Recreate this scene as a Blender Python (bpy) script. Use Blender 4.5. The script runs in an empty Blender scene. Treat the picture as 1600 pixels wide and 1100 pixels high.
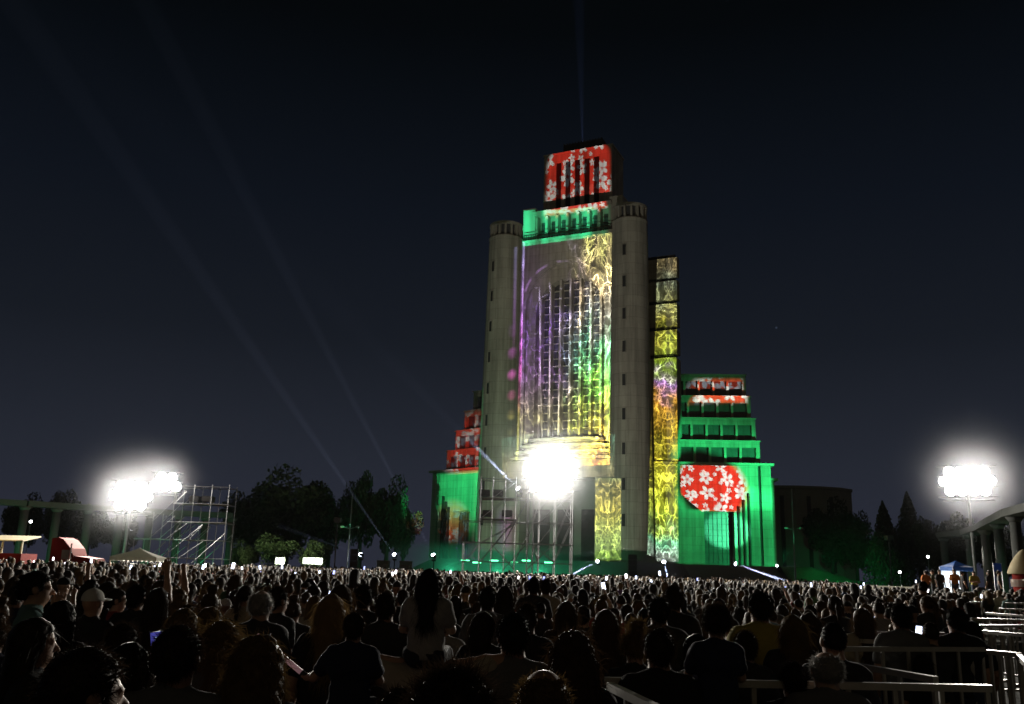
import bpy, math, random
import numpy as np
from mathutils import Vector, Matrix

random.seed(7); rng = np.random.default_rng(7)
S = bpy.context.scene
COL = S.collection
R = math.radians

# ------------------------------------------------------------------ camera
FPX, TH, ROLL, HC = 1396.0, R(13.65), R(1.65), 2.1
_f = np.array([0, math.cos(TH), math.sin(TH)]); _r0 = np.array([1.0, 0, 0]); _u0 = np.cross(_r0, _f)
_r = _r0*math.cos(ROLL) + _u0*math.sin(ROLL); _u = -_r0*math.sin(ROLL) + _u0*math.cos(ROLL)
cam = bpy.data.cameras.new('camera'); camo = bpy.data.objects.new('camera', cam); COL.objects.link(camo)
cam.sensor_width = 36; cam.lens = FPX/1600*36; cam.clip_end = 3000; cam.clip_start = 0.1
camo.matrix_world = Matrix(((_r[0], _u[0], -_f[0], 0), (_r[1], _u[1], -_f[1], 0), (_r[2], _u[2], -_f[2], HC), (0, 0, 0, 1)))
S.camera = camo

def ray(x, y): return _f + _r*((x-800)/FPX) + _u*((550-y)/FPX)
def W(x, y, Y):                                   # the place of a photo point that stands Y metres away
    d = ray(x, y); return Vector((d[0]*Y/d[1], Y, HC + d[2]*Y/d[1]))
def Wz(x, y, z):                                  # the place of a photo point at height z
    d = ray(x, y); t = (z-HC)/d[2]; return Vector((d[0]*t, d[1]*t, z))
def hor(x): return 889.2 + (x-800)*0.0288

# ------------------------------------------------------------------ world, exposure
wd = bpy.data.worlds.new('World'); S.world = wd; wd.use_nodes = True
nt = wd.node_tree; nt.nodes.clear()
tc = nt.nodes.new('ShaderNodeTexCoord'); sp = nt.nodes.new('ShaderNodeSeparateXYZ'); nt.links.new(tc.outputs['Generated'], sp.inputs[0])
rp = nt.nodes.new('ShaderNodeValToRGB'); nt.links.new(sp.outputs[2], rp.inputs[0])
el = rp.color_ramp.elements
el[0].position = 0.0; el[0].color = (0.022, 0.024, 0.039, 1)
el[1].position = 0.72; el[1].color = (0.0005, 0.0008, 0.0009, 1)
for p, c in ((0.11, (0.0165, 0.0198, 0.030, 1)), (0.24, (0.0078, 0.0102, 0.0158, 1)), (0.38, (0.0040, 0.0060, 0.0105, 1)), (0.55, (0.0010, 0.0018, 0.0026, 1))):
    e = el.new(p); e.color = c
# warm glow added to the unseen sky behind the camera to lift the crowd
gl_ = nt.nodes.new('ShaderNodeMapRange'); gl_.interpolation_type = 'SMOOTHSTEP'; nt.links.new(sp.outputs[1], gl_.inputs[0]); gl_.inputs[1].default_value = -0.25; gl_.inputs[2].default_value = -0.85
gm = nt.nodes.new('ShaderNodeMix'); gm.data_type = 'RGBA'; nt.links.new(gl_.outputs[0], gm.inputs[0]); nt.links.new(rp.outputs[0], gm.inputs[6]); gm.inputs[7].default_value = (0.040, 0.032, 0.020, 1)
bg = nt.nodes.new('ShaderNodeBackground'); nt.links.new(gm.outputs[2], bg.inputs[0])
star = None
for px, py, s in ((1213, 512, 3.0), (258, 228, 0.5)):            # two stars in the night sky
    d = Vector(ray(px, py)).normalized()
    dp = nt.nodes.new('ShaderNodeVectorMath'); dp.operation = 'DISTANCE'; nt.links.new(tc.outputs['Generated'], dp.inputs[0]); dp.inputs[1].default_value = d
    lt = nt.nodes.new('ShaderNodeMath'); lt.operation = 'LESS_THAN'; nt.links.new(dp.outputs['Value'], lt.inputs[0]); lt.inputs[1].default_value = 0.0011
    ml = nt.nodes.new('ShaderNodeMath'); ml.operation = 'MULTIPLY'; nt.links.new(lt.outputs[0], ml.inputs[0]); ml.inputs[1].default_value = s
    if star is None: star = ml
    else:
        a = nt.nodes.new('ShaderNodeMath'); a.operation = 'ADD'; nt.links.new(star.outputs[0], a.inputs[0]); nt.links.new(ml.outputs[0], a.inputs[1]); star = a
st = nt.nodes.new('ShaderNodeMath'); st.operation = 'ADD'; nt.links.new(star.outputs[0], st.inputs[0]); st.inputs[1].default_value = 1.0
nt.links.new(st.outputs[0], bg.inputs[1])
wo = nt.nodes.new('ShaderNodeOutputWorld'); nt.links.new(bg.outputs[0], wo.inputs[0])
wd.cycles.sampling_method = 'NONE' if False else 'AUTOMATIC'

S.view_settings.view_transform = 'Standard'; S.view_settings.look = 'None'
S.view_settings.exposure = 0.0; S.view_settings.gamma = 1.0; S.view_settings.use_curve_mapping = False
cy = S.cycles
cy.use_denoising = True; cy.use_adaptive_sampling = False
try: cy.denoiser = 'OPENIMAGEDENOISE'
except Exception: pass
cy.max_bounces = 4; cy.diffuse_bounces = 2; cy.glossy_bounces = 2; cy.transmission_bounces = 2; cy.volume_bounces = 0; cy.transparent_max_bounces = 8
cy.sample_clamp_indirect = 0.25; cy.sample_clamp_direct = 60.0
cy.volume_step_rate = 1.0; cy.volume_max_steps = 256
cy.caustics_reflective = False; cy.caustics_refractive = False
cy.use_light_tree = True
cy.pixel_filter_type = 'BLACKMAN_HARRIS'; cy.filter_width = 1.6

# ------------------------------------------------------------------ lamps
WATT = 1.0
def aim(o, loc, target):
    o.location = loc
    o.rotation_euler = (Vector(target)-Vector(loc)).to_track_quat('-Z', 'Y').to_euler()
def spot(name, loc, target, power, color, angle, blend=0.15, radius=0.0):
    l = bpy.data.lights.new(name, 'SPOT'); o = bpy.data.objects.new(name, l); COL.objects.link(o)
    aim(o, loc, target); l.energy = power*WATT; l.color = color; l.spot_size = R(angle); l.spot_blend = blend; l.shadow_soft_size = radius; l.cycles.use_multiple_importance_sampling = False
    return o

class NB:                                          # a small builder for node trees
    def __init__(s, t): s.t = t
    def new(s, k, **kw):
        n = s.t.nodes.new(k)
        for a, b in kw.items(): setattr(n, a, b)
        return n
    def put(s, sock, v):
        if v is None: return
        if isinstance(v, bpy.types.NodeSocket): s.t.links.new(v, sock)
        elif isinstance(v, tuple): sock.default_value = v[:3] if sock.type == 'VECTOR' else (*v[:3], 1.0)
        else: sock.default_value = v
    def m(s, op, a, b=None, c=None, clamp=False):
        n = s.new('ShaderNodeMath', operation=op, use_clamp=clamp); s.put(n.inputs[0], a); s.put(n.inputs[1], b); s.put(n.inputs[2], c); return n.outputs[0]
    def vm(s, op, a, b=None, out=0):
        n = s.new('ShaderNodeVectorMath', operation=op); s.put(n.inputs[0], a); s.put(n.inputs[1], b); return n.outputs[out]
    def xyz(s, x, y, z=0.0):
        n = s.new('ShaderNodeCombineXYZ'); s.put(n.inputs[0], x); s.put(n.inputs[1], y); s.put(n.inputs[2], z); return n.outputs[0]
    def sep(s, v):
        n = s.new('ShaderNodeSeparateXYZ'); s.put(n.inputs[0], v); return n.outputs
    def mix(s, f, a, b, blend='MIX'):
        n = s.new('ShaderNodeMix', data_type='RGBA', blend_type=blend); s.put(n.inputs[0], f); s.put(n.inputs[6], a); s.put(n.inputs[7], b); return n.outputs[2]
    def noise(s, v, scale, detail=2.0, rough=0.5, dim='3D', col=False):
        n = s.new('ShaderNodeTexNoise', noise_dimensions=dim); s.put(n.inputs['Vector'], v); n.inputs['Scale'].default_value = scale; n.inputs['Detail'].default_value = detail; n.inputs['Roughness'].default_value = rough
        return n.outputs[1 if col else 0]
    def vor(s, v, scale, feature='F1', rnd=1.0):
        n = s.new('ShaderNodeTexVoronoi', voronoi_dimensions='2D', feature=feature); s.put(n.inputs['Vector'], v); n.inputs['Scale'].default_value = scale; n.inputs['Randomness'].default_value = rnd; return n.outputs
    def ramp(s, f, stops, interp='LINEAR'):
        n = s.new('ShaderNodeValToRGB'); s.put(n.inputs[0], f); r = n.color_ramp; r.interpolation = interp
        while len(r.elements) < len(stops): r.elements.new(0.5)
        for e, (p, c) in zip(r.elements, stops): e.position = p; e.color = (*c, 1)
        return n.outputs[0]
    def step(s, x, a, b):                          # smooth 0..1 as x goes a..b
        n = s.new('ShaderNodeMapRange', interpolation_type='SMOOTHSTEP'); s.put(n.inputs[0], x); n.inputs[1].default_value = a; n.inputs[2].default_value = b; return n.outputs[0]

LAYERS = {}
def projector_lamp(name, loc, target, power, build, quad=None, angle=None, soft=0.05):
    """one picture thrown from loc; the pictures thrown from one place share one lamp (see light_projectors)"""
    LAYERS.setdefault(tuple(round(c, 3) for c in loc), []).append((name, Vector(target), power, build, quad, angle, soft))
def light_projectors():
    for loc, layers in LAYERS.items():
        loc = Vector(loc); pts = []; tg = []
        for (name, target, power, build, quad, angle, soft) in layers:
            tg.append((target-loc).normalized())
            if quad: pts += [(Vector(p)-loc).normalized() for p in quad]
        fw = (tg[0] if not pts else sum(pts, Vector())/len(pts)).normalized()
        half = max([fw.angle(p) for p in pts]+[fw.angle(t)+R((l[5] or 0)/2) for t, l in zip(tg, layers)])
        L = (layers[0][1]-loc).length; rt = fw.cross(Vector((0, 0, 1))).normalized(); up = rt.cross(fw)
        uv = lambda p: ((Vector(p)-loc).dot(rt)/(Vector(p)-loc).dot(fw)*L, (Vector(p)-loc).dot(up)/(Vector(p)-loc).dot(fw)*L)
        pmax = max(l[2] for l in layers)
        o = spot(layers[0][0], loc, loc+fw*10, pmax, (1, 1, 1), 2*math.degrees(half)*1.04+1.5, 0.02)
        l = o.data; l.use_nodes = True; t = l.node_tree; t.nodes.clear(); b = NB(t)
        g = b.new('ShaderNodeNewGeometry').outputs['Incoming']
        den = b.vm('DOT_PRODUCT', g, tuple(fw), 1)
        U = b.m('MULTIPLY', b.m('DIVIDE', b.vm('DOT_PRODUCT', g, tuple(rt), 1), den), L)
        V = b.m('MULTIPLY', b.m('DIVIDE', b.vm('DOT_PRODUCT', g, tuple(up), 1), den), L)
        total = None
        for (name, target, power, build, quad, angle, soft) in layers:
            colr = build(b, U, V, uv); mask = None
            if quad:
                q = [uv(p) for p in quad]
                if sum(q[i][0]*q[(i+1) % len(q)][1]-q[(i+1) % len(q)][0]*q[i][1] for i in range(len(q))) < 0: q.reverse()
                for i in range(len(q)):
                    (x0, y0), (x1, y1) = q[i], q[(i+1) % len(q)]; ln = math.hypot(x1-x0, y1-y0)
                    nx, ny = -(y1-y0)/ln, (x1-x0)/ln; c = -(nx*x0+ny*y0)
                    e = b.m('MULTIPLY', b.m('MULTIPLY_ADD', U, nx/soft, b.m('MULTIPLY_ADD', V, ny/soft, c/soft)), 1.0, clamp=True)
                    mask = e if mask is None else b.m('MULTIPLY', mask, e)
            k = power/pmax; mask = k if mask is None else b.m('MULTIPLY', mask, k)
            o_ = b.vm('SCALE', colr); b.put(o_.node.inputs['Scale'], mask)
            total = o_ if total is None else b.vm('ADD', total, o_)
        em = b.new('ShaderNodeEmission'); b.put(em.inputs[0], total); em.inputs[1].default_value = 1.0
        t.links.new(em.outputs[0], b.new('ShaderNodeOutputLight').inputs[0])

def flowers(b, U, V, scale, seed=0.0):             # five-petalled blossoms: 0..1
    v = b.xyz(b.m('ADD', U, seed), b.m('ADD', V, seed*0.7))
    tot = None
    for sc, off, rmin, rmax in ((scale, 0.0, 0.34, 0.52), (scale*1.9, 3.3, 0.22, 0.44)):
        vv = b.vm('SCALE', b.vm('ADD', v, (off, off*1.7, 0))); vv.node.inputs['Scale'].default_value = sc
        o = b.vor(vv, 1.0, rnd=0.55)
        q = b.sep(b.vm('SUBTRACT', vv, o['Position'])); c = b.new('ShaderNodeSeparateColor'); b.put(c.inputs[0], o['Color'])
        ang = b.m('ADD', b.m('ARCTAN2', q[1], q[0]), b.m('MULTIPLY', c.outputs[0], 6.28))
        k = b.m('ABSOLUTE', b.m('COSINE', b.m('MULTIPLY', ang, 2.5)))           # 1 on a petal's axis
        a5 = b.m('DIVIDE', b.m('ARCCOSINE', b.m('MINIMUM', k, 0.9999)), 2.5)
        size = b.m('MULTIPLY_ADD', c.outputs[1], rmax-rmin, rmin)
        rr = b.m('DIVIDE', o['Distance'], size)
        px = b.m('DIVIDE', b.m('SUBTRACT', b.m('MULTIPLY', rr, b.m('COSINE', a5)), 0.57), 0.43)
        py = b.m('DIVIDE', b.m('MULTIPLY', rr, b.m('SINE', a5)), 0.265)
        ell = b.m('ADD', b.m('MULTIPLY', px, px), b.m('MULTIPLY', py, py))
        fl = b.m('SUBTRACT', 1.0, b.step(ell, 0.86, 1.05))
        notch = b.m('MULTIPLY', b.step(px, 0.55, 0.75), b.m('SUBTRACT', 1.0, b.step(py, 0.0, 0.28)))
        fl = b.m('MULTIPLY', fl, b.m('SUBTRACT', 1.0, notch))
        if off: fl = b.m('MULTIPLY', fl, b.step(c.outputs[2], 0.45, 0.5))
        tot = fl if tot is None else b.m('MAXIMUM', tot, fl)
    return tot

def veins(b, U, V, scale, warp=0.5, width=0.05):   # a flowing web of branching strands: 0..1
    v = b.xyz(b.m('MULTIPLY', U, 1.25), b.m('MULTIPLY', V, 0.72))
    nz = b.noise(v, 0.26*scale, 3.0, 0.55, col=True)
    w = b.vm('SCALE', b.vm('SUBTRACT', nz, (0.5, 0.5, 0.5))); w.node.inputs['Scale'].default_value = warp*6.0/scale
    vv = b.vm('ADD', v, w)
    l1 = None
    for f, off, wd_, amp, det in ((0.30, 0.0, 0.016, 1.0, 2.0), (0.42, 5.0, 0.016, 0.9, 2.0), (0.62, 11.0, 0.020, 0.8, 1.5), (0.95, 17.0, 0.024, 0.6, 1.0), (1.5, 23.0, 0.030, 0.4, 1.0)):
        n = b.noise(b.vm('ADD', vv, (off, off*.6, 0)), f*scale, det, 0.5)
        d = b.m('ABSOLUTE', b.m('SUBTRACT', n, 0.5))
        k = b.m('MULTIPLY', b.m('POWER', b.m('SUBTRACT', 1.0, b.step(d, 0.0, wd_)), 1.4), amp)
        k = b.m('MULTIPLY', k, b.m('MULTIPLY_ADD', b.step(b.noise(b.vm('ADD', v, (off, 3.0, 0)), 0.45*scale, 1.0), 0.35, 0.62), 0.85, 0.15))
        k = b.m('ADD', k, b.m('MULTIPLY', b.m('SUBTRACT', 1.0, b.step(d, 0.0, wd_*4.5)), amp*0.10))      # soft glow beside each strand
        l1 = k if l1 is None else b.m('MAXIMUM', l1, k)
    l2 = 0.0
    return b.m('MAXIMUM', l1, l2), vv

# ------------------------------------------------------------------ helpers for meshes and objects
def mat(name, color, rough=0.7, metal=0.0, var=0.25, scale=1.5, bump=0.0, bscale=20.0, joints=None, objcol=False, emit=None, trans=0.0, attr=None, spec=None, streaks=False):
    m = bpy.data.materials.new(name); m.use_nodes = True; t = m.node_tree; t.nodes.clear(); b = NB(t)
    pos = b.new('ShaderNodeTexCoord').outputs['Object']
    if objcol: base = b.new('ShaderNodeObjectInfo').outputs['Color']
    elif attr: base = b.new('ShaderNodeAttribute', attribute_name=attr).outputs['Color']
    else: base = (*color, 1)
    n1 = b.noise(pos, scale, 5.0, 0.6); n2 = b.noise(pos, scale*9, 3.0, 0.6)
    f = b.m('ADD', b.m('MULTIPLY', b.m('SUBTRACT', n1, 0.5), 2*var), b.m('MULTIPLY', b.m('SUBTRACT', n2, 0.5), var))
    colr = b.vm('SCALE', base); b.put(colr.node.inputs['Scale'], b.m('ADD', f, 1.0))
    if streaks:
        qs = b.sep(pos); sn_ = b.noise(b.xyz(b.m('MULTIPLY', qs[0], 1.6), b.m('MULTIPLY', qs[1], 1.6), b.m('MULTIPLY', qs[2], 0.07)), 1.0, 4.0, 0.65)
        k_ = b.vm('SCALE', colr); b.put(k_.node.inputs['Scale'], b.m('MULTIPLY_ADD', b.step(sn_, 0.35, 0.68), -0.42, 1.12)); colr = k_
    if joints:
        br = b.new('ShaderNodeTexBrick'); q = b.sep(pos); b.put(br.inputs['Vector'], b.xyz(b.m('ADD', q[0], q[1]), q[2])); br.inputs['Scale'].default_value = 1.0
        br.inputs['Brick Width'].default_value = joints[0]; br.inputs['Row Height'].default_value = joints[1]; br.inputs['Mortar Size'].default_value = 0.02
        br.inputs['Color1'].default_value = (1, 1, 1, 1); br.inputs['Color2'].default_value = (0.86, 0.86, 0.86, 1); br.inputs['Mortar'].default_value = (0.55, 0.55, 0.55, 1)
        colr = b.mix(1.0, colr, br.outputs[0], 'MULTIPLY')
    p = b.new('ShaderNodeBsdfPrincipled'); b.put(p.inputs['Base Color'], colr); p.inputs['Roughness'].default_value = rough; p.inputs['Metallic'].default_value = metal
    if spec is not None: p.inputs['Specular IOR Level'].default_value = spec
    if bump:
        bm = b.new('ShaderNodeBump'); bm.inputs['Strength'].default_value = bump; bm.inputs['Distance'].default_value = 0.05; b.put(bm.inputs['Height'], b.noise(pos, bscale, 4.0, 0.6)); b.put(p.inputs['Normal'], bm.outputs[0])
    sh = p.outputs[0]
    if trans:
        tr = b.new('ShaderNodeBsdfTranslucent'); b.put(tr.inputs[0], colr)
        mx = b.new('ShaderNodeMixShader'); mx.inputs[0].default_value = trans; t.links.new(sh, mx.inputs[1]); t.links.new(tr.outputs[0], mx.inputs[2]); sh = mx.outputs[0]
    if emit:
        p.inputs['Emission Color'].default_value = (*emit[0], 1); p.inputs['Emission Strength'].default_value = emit[1]
        m.cycles.emission_sampling = 'NONE'
    o = b.new('ShaderNodeOutputMaterial'); t.links.new(sh, o.inputs[0])
    return m

class MB:                                          # collects boxes, tubes, lathes; build() makes ONE mesh object
    def __init__(s, xf=None): s.v = []; s.f = []; s.xf = xf
    def add(s, vs, fs):
        n = len(s.v)
        if s.xf is not None: vs = [s.xf @ Vector(p) for p in vs]
        s.v += [tuple(p) for p in vs]; s.f += [tuple(i+n for i in q) for q in fs]; return s
    def box(s, x0, x1, y0, y1, z0, z1):
        return s.add([(x0, y0, z0), (x1, y0, z0), (x1, y1, z0), (x0, y1, z0), (x0, y0, z1), (x1, y0, z1), (x1, y1, z1), (x0, y1, z1)],
                     [(0, 3, 2, 1), (4, 5, 6, 7), (0, 1, 5, 4), (1, 2, 6, 5), (2, 3, 7, 6), (3, 0, 4, 7)])
    def tube(s, a, b, r0, r1=None, n=8, caps=True):
        a = Vector(a); b = Vector(b); r1 = r0 if r1 is None else r1; d = (b-a).normalized()
        x = d.orthogonal().normalized(); y = d.cross(x); vs = []
        for p, r in ((a, r0), (b, r1)):
            for i in range(n): t = 2*math.pi*i/n; vs.append(p + x*r*math.cos(t) + y*r*math.sin(t))
        fs = [(i, (i+1) % n, n+(i+1) % n, n+i) for i in range(n)]
        if caps: fs += [tuple(range(n-1, -1, -1)), tuple(range(n, 2*n))]
        return s.add(vs, fs)
    def bar(s, a, b, w, h):                        # a square bar from a to b
        a = Vector(a); b = Vector(b); d = (b-a).normalized(); x = d.cross(Vector((0, 0, 1)))
        x = x.normalized() if x.length > 1e-4 else Vector((1, 0, 0)); y = x.cross(d); vs = []
        for p in (a, b):
            for i, j in ((-1, -1), (1, -1), (1, 1), (-1, 1)): vs.append(p + x*w/2*i + y*h/2*j)
        return s.add(vs, [(0, 3, 2, 1), (4, 5, 6, 7), (0, 1, 5, 4), (1, 2, 6, 5), (2, 3, 7, 6), (3, 0, 4, 7)])
    def lathe(s, prof, c=(0, 0, 0), n=32, a0=0.0, a1=2*math.pi):
        full = abs(a1-a0-2*math.pi) < 1e-6; m = n if full else n+1; vs = []
        for r, z in prof:
            for i in range(m): t = a0+(a1-a0)*i/n; vs.append((c[0]+r*math.cos(t), c[1]+r*math.sin(t), c[2]+z))
        fs = []
        for k in range(len(prof)-1):
            for i in range(n): j = (i+1) % m; fs.append((k*m+i, k*m+j, (k+1)*m+j, (k+1)*m+i))
        return s.add(vs, fs)
    def prism(s, pts, z0, z1):                     # polygon in plan, extruded upward
        n = len(pts); vs = [(x, y, z0) for x, y in pts]+[(x, y, z1) for x, y in pts]
        return s.add(vs, [tuple(range(n-1, -1, -1)), tuple(range(n, 2*n))]+[(i, (i+1) % n, n+(i+1) % n, n+i) for i in range(n)])
    def build(s, name, m, parent=None, loc=None, smooth=False, kind=None):
        me = bpy.data.meshes.new(name); me.from_pydata(s.v, [], s.f); me.update()
        if smooth: me.polygons.foreach_set('use_smooth', [True]*len(me.polygons))
        me.materials.append(m)
        o = bpy.data.objects.new(name, me); COL.objects.link(o)
        if parent: o.parent = parent
        if loc is not None: o.location = loc
        if kind: o['kind'] = kind
        return o
def thing(name, label, cat, loc=(0, 0, 0), rz=0.0, group=None):
    o = bpy.data.objects.new(name, None); COL.objects.link(o); o.location = loc; o.rotation_euler = (0, 0, rz); o.empty_display_size = 0.3
    tag(o, label, cat, group); return o
def tag(o, label, cat, group=None):
    o['label'] = label; o['category'] = cat
    if group: o['group'] = group
    return o
def copy_tree(o, parent=None):
    c = o.copy(); COL.objects.link(c)
    if parent: c.parent = parent
    for ch in list(o.children): copy_tree(ch, c)
    return c
def mesh_from_arrays(name, V, Q, mats, smooth=True, midx=None):
    me = bpy.data.meshes.new(name); n = len(V); k = len(Q)
    me.vertices.add(n); me.vertices.foreach_set('co', np.ascontiguousarray(V, np.float32).ravel())
    me.loops.add(k*4); me.loops.foreach_set('vertex_index', np.ascontiguousarray(Q, np.int32).ravel())
    me.polygons.add(k); me.polygons.foreach_set('loop_start', np.arange(0, k*4, 4, dtype=np.int32)); me.polygons.foreach_set('loop_total', np.full(k, 4, np.int32))
    if smooth: me.polygons.foreach_set('use_smooth', np.ones(k, bool))
    if midx is not None: me.polygons.foreach_set('material_index', np.ascontiguousarray(midx, np.int32))
    me.update(); me.validate()
    for m in mats: me.materials.append(m)
    return me

def smoke_mat(name, dens, power, radius, nscale, albedo=(.92, .93, 1.0), aniso=0.0, box=None):
    """a cloud: densest in its middle, thinning to nothing at its edge, broken up by noise"""
    m = bpy.data.materials.new(name); m.use_nodes = True; t = m.node_tree; t.nodes.clear(); b = NB(t)
    pos = b.new('ShaderNodeTexCoord').outputs['Object']; n = b.noise(pos, nscale, 2.0, 0.55)
    if box is None:
        r = b.m('DIVIDE', b.vm('LENGTH', pos, None, 1), radius)
        f = b.m('DIVIDE', b.m('MULTIPLY', b.m('POWER', b.m('MAXIMUM', b.m('SUBTRACT', 1.0, r), 0.0), power), 0.014), b.m('MULTIPLY_ADD', r, r, 0.014))
    else:
        q = b.sep(pos); f = None
        for k, half in enumerate(box):
            e = b.step(b.m('ABSOLUTE', q[k]), half, half*.35); f = e if f is None else b.m('MULTIPLY', f, e)
    f = b.m('MULTIPLY', f, b.m('MULTIPLY', b.m('MULTIPLY_ADD', n, 1.0, .5), dens))
    v = b.new('ShaderNodeVolumePrincipled'); v.inputs['Color'].default_value = (*albedo, 1); v.inputs['Anisotropy'].default_value = aniso; b.put(v.inputs['Density'], f)
    t.links.new(v.outputs[0], b.new('ShaderNodeOutputMaterial').inputs['Volume'])
    return m
HAZE = 0.000012
FLOOD = 0.85e5
BEAM = 3.6e7
GLARE_SMOKE = 0.16
FOG = 0.04
LINK = True

# ------------------------------------------------------------------ materials
M = dict(
    concrete=mat('pale_concrete', (0.40, 0.37, 0.32), 0.85, var=0.22, scale=0.25, bump=0.15, bscale=6, joints=(2.4, 1.2), streaks=True),
    tower=mat('tower_concrete', (0.40, 0.37, 0.32), 0.85, var=0.2, scale=0.3, bump=0.15, bscale=6, joints=(4.0, 1.6), streaks=True),
    trim=mat('stone_trim', (0.42, 0.39, 0.34), 0.8, var=0.15, scale=0.8),
    dark=mat('dark_recess', (0.03, 0.03, 0.032), 0.8),
    glass=mat('dark_glass', (0.075, 0.075, 0.085), 0.35, var=0.6, scale=1.2),
    step=mat('step_stone', (0.25, 0.25, 0.25), 0.8, var=0.2, scale=1.0),
    steel=mat('galvanised_steel', (0.26, 0.26, 0.27), 0.45, 0.7, var=0.2, scale=6),
    rail=mat('painted_rail', (0.45, 0.43, 0.39), 0.36, 0.0, var=0.3, scale=9),
    black=mat('black_casing', (0.02, 0.02, 0.022), 0.5),
    plank=mat('plank', (0.12, 0.10, 0.08), 0.8, var=0.4, scale=4),
    bark=mat('bark', (0.06, 0.05, 0.04), 0.9, var=0.4, scale=5),
    leaf=mat('leaf', (0.045, 0.06, 0.03), 0.7, var=0.5, scale=0.6, trans=0.25),
    leaf2=mat('leaf_light', (0.07, 0.10, 0.04), 0.7, var=0.5, scale=0.6, trans=0.25),
    ground=mat('trodden_grass', (0.05, 0.055, 0.035), 0.95, var=0.5, scale=0.4, bump=0.4, bscale=3),
    lawn=mat('lawn', (0.07, 0.12, 0.06), 0.95, var=0.5, scale=0.8, bump=0.6, bscale=8),
    pave=mat('paving', (0.16, 0.16, 0.16), 0.85, var=0.3, scale=0.6),
    white=mat('white_canvas', (0.82, 0.79, 0.70), 0.8, var=0.1, scale=1.5, trans=0.85),
    blue=mat('blue_or_bluelit_canvas', (0.05, 0.14, 0.42), 0.7, var=0.2, scale=1.5, trans=0.2),
    yellow=mat('cream_canvas', (0.30, 0.25, 0.14), 0.8, var=0.2, scale=1.5, trans=0.2),
    red=mat('red_paint', (0.10, 0.007, 0.005), 0.85, var=0.25, scale=1.5, spec=0.04),
    hivis=mat('orange_cloth', (0.7, 0.2, 0.06), 0.7),
    chrome=mat('chrome', (0.6, 0.6, 0.6), 0.2, 1.0),
    tyre=mat('tyre', (0.02, 0.02, 0.02), 0.8),
    wallgreen=mat('rendered_wall', (0.22, 0.23, 0.21), 0.9, var=0.2, scale=0.3),
    dimwall=mat('darkened_wall', (0.05, 0.053, 0.05), 0.9, var=0.3, scale=0.5),  # wall colour darkened so the flood-lit colonnade stays dim
    shade=mat('painted_shade', (0.006, 0.006, 0.007), 0.9),  # near-black standing in for shade in gaps and slots
    flood=mat('flood_glass', (0.9, 0.9, 0.9), 0.3, emit=((1.0, 0.97, 0.93), 60.0)),
    lens=mat('beam_lens', (0.9, 0.9, 0.9), 0.3, emit=((0.78, 0.86, 1.0), 45.0)),
    greenled=mat('green_lens', (0.2, 0.9, 0.5), 0.3, emit=((0.15, 1.0, 0.45), 6.0)),
    panel_glow=mat('lit_panel', (0.8, 0.8, 0.8), 0.5, emit=((0.85, 0.95, 1.0), 1.1)),
    bulb=mat('lit_bulb', (0.9, 0.9, 0.9), 0.5, emit=((0.95, 0.97, 1.0), 14.0)),
)

# ------------------------------------------------------------------ the ground
g = MB(); n = 40; ext = 420.0
vs = [(-ext+2*ext*i/n, -60+(ext+60)*j/n, 0) for j in range(n+1) for i in range(n+1)]
g.add(vs, [(j*(n+1)+i, j*(n+1)+i+1, (j+1)*(n+1)+i+1, (j+1)*(n+1)+i) for j in range(n) for i in range(n)])
g.build('ground', M['ground'], kind='structure')

# ------------------------------------------------------------------ the votive tower
PHI = R(25); PB = Vector((W(882, 880, 128).x, 128.0, 0.0)); ZB = 3.4
temple = thing('temple', 'tall pale stepped temple tower with arched window, lit by colourful projections', 'temple', PB, -PHI)
TM = Matrix.Translation(PB) @ Matrix.Rotation(-PHI, 4, 'Z')
def L2W(x, y, z): return TM @ Vector((x, y, z))

def arch_wall(x0, x1, z0, z1, half, spring, base, y0, y1, n=28):
    """front face at y0 with an arched opening, and its reveal back to y1"""
    mb = MB(); rise = half
    def top(x): return spring + math.sqrt(max(half*half-x*x, 0))
    xs = [-half*math.cos(math.pi*i/n) for i in range(n+1)]
    mb.box(x0, -half, y0, y1, z0, z1); mb.box(half, x1, y0, y1, z0, z1)
    if base > z0: mb.box(-half, half, y0, y1, z0, base)
    for i in range(n):
        a, b = xs[i], xs[i+1]
        vs = [(a, y0, top(a)), (b, y0, top(b)), (b, y0, z1), (a, y0, z1), (a, y1, top(a)), (b, y1, top(b)), (b, y1, z1), (a, y1, z1)]
        mb.add(vs, [(0, 1, 2, 3), (0, 4, 5, 1), (7, 6, 5, 4), (3, 2, 6, 7)])
    return mb

# body mass
bd = MB(); bd.box(-9.0, 9.0, 2.6, 18, ZB, 51.0); bd.box(-12.3, 12.3, 7.4, 10.5, ZB, 46); bd.build('body', M['concrete'], temple)
fac = arch_wall(-8.0, 8.0, 16.0, 51.4, 6.95, 40.6, 16.0, 0.0, 0.75).build('facade', M['concrete'], temple)
arch_wall(-7.4, 7.4, 16.0, 50.0, 5.5, 39.8, 20.0, 0.75, 2.3).build('arch_reveal', M['concrete'], fac)
cp = MB(); cp.box(-7.7, 7.7, -0.12, 1.2, 51.4, 51.75); cp.build('coping', M['trim'], fac)
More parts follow.
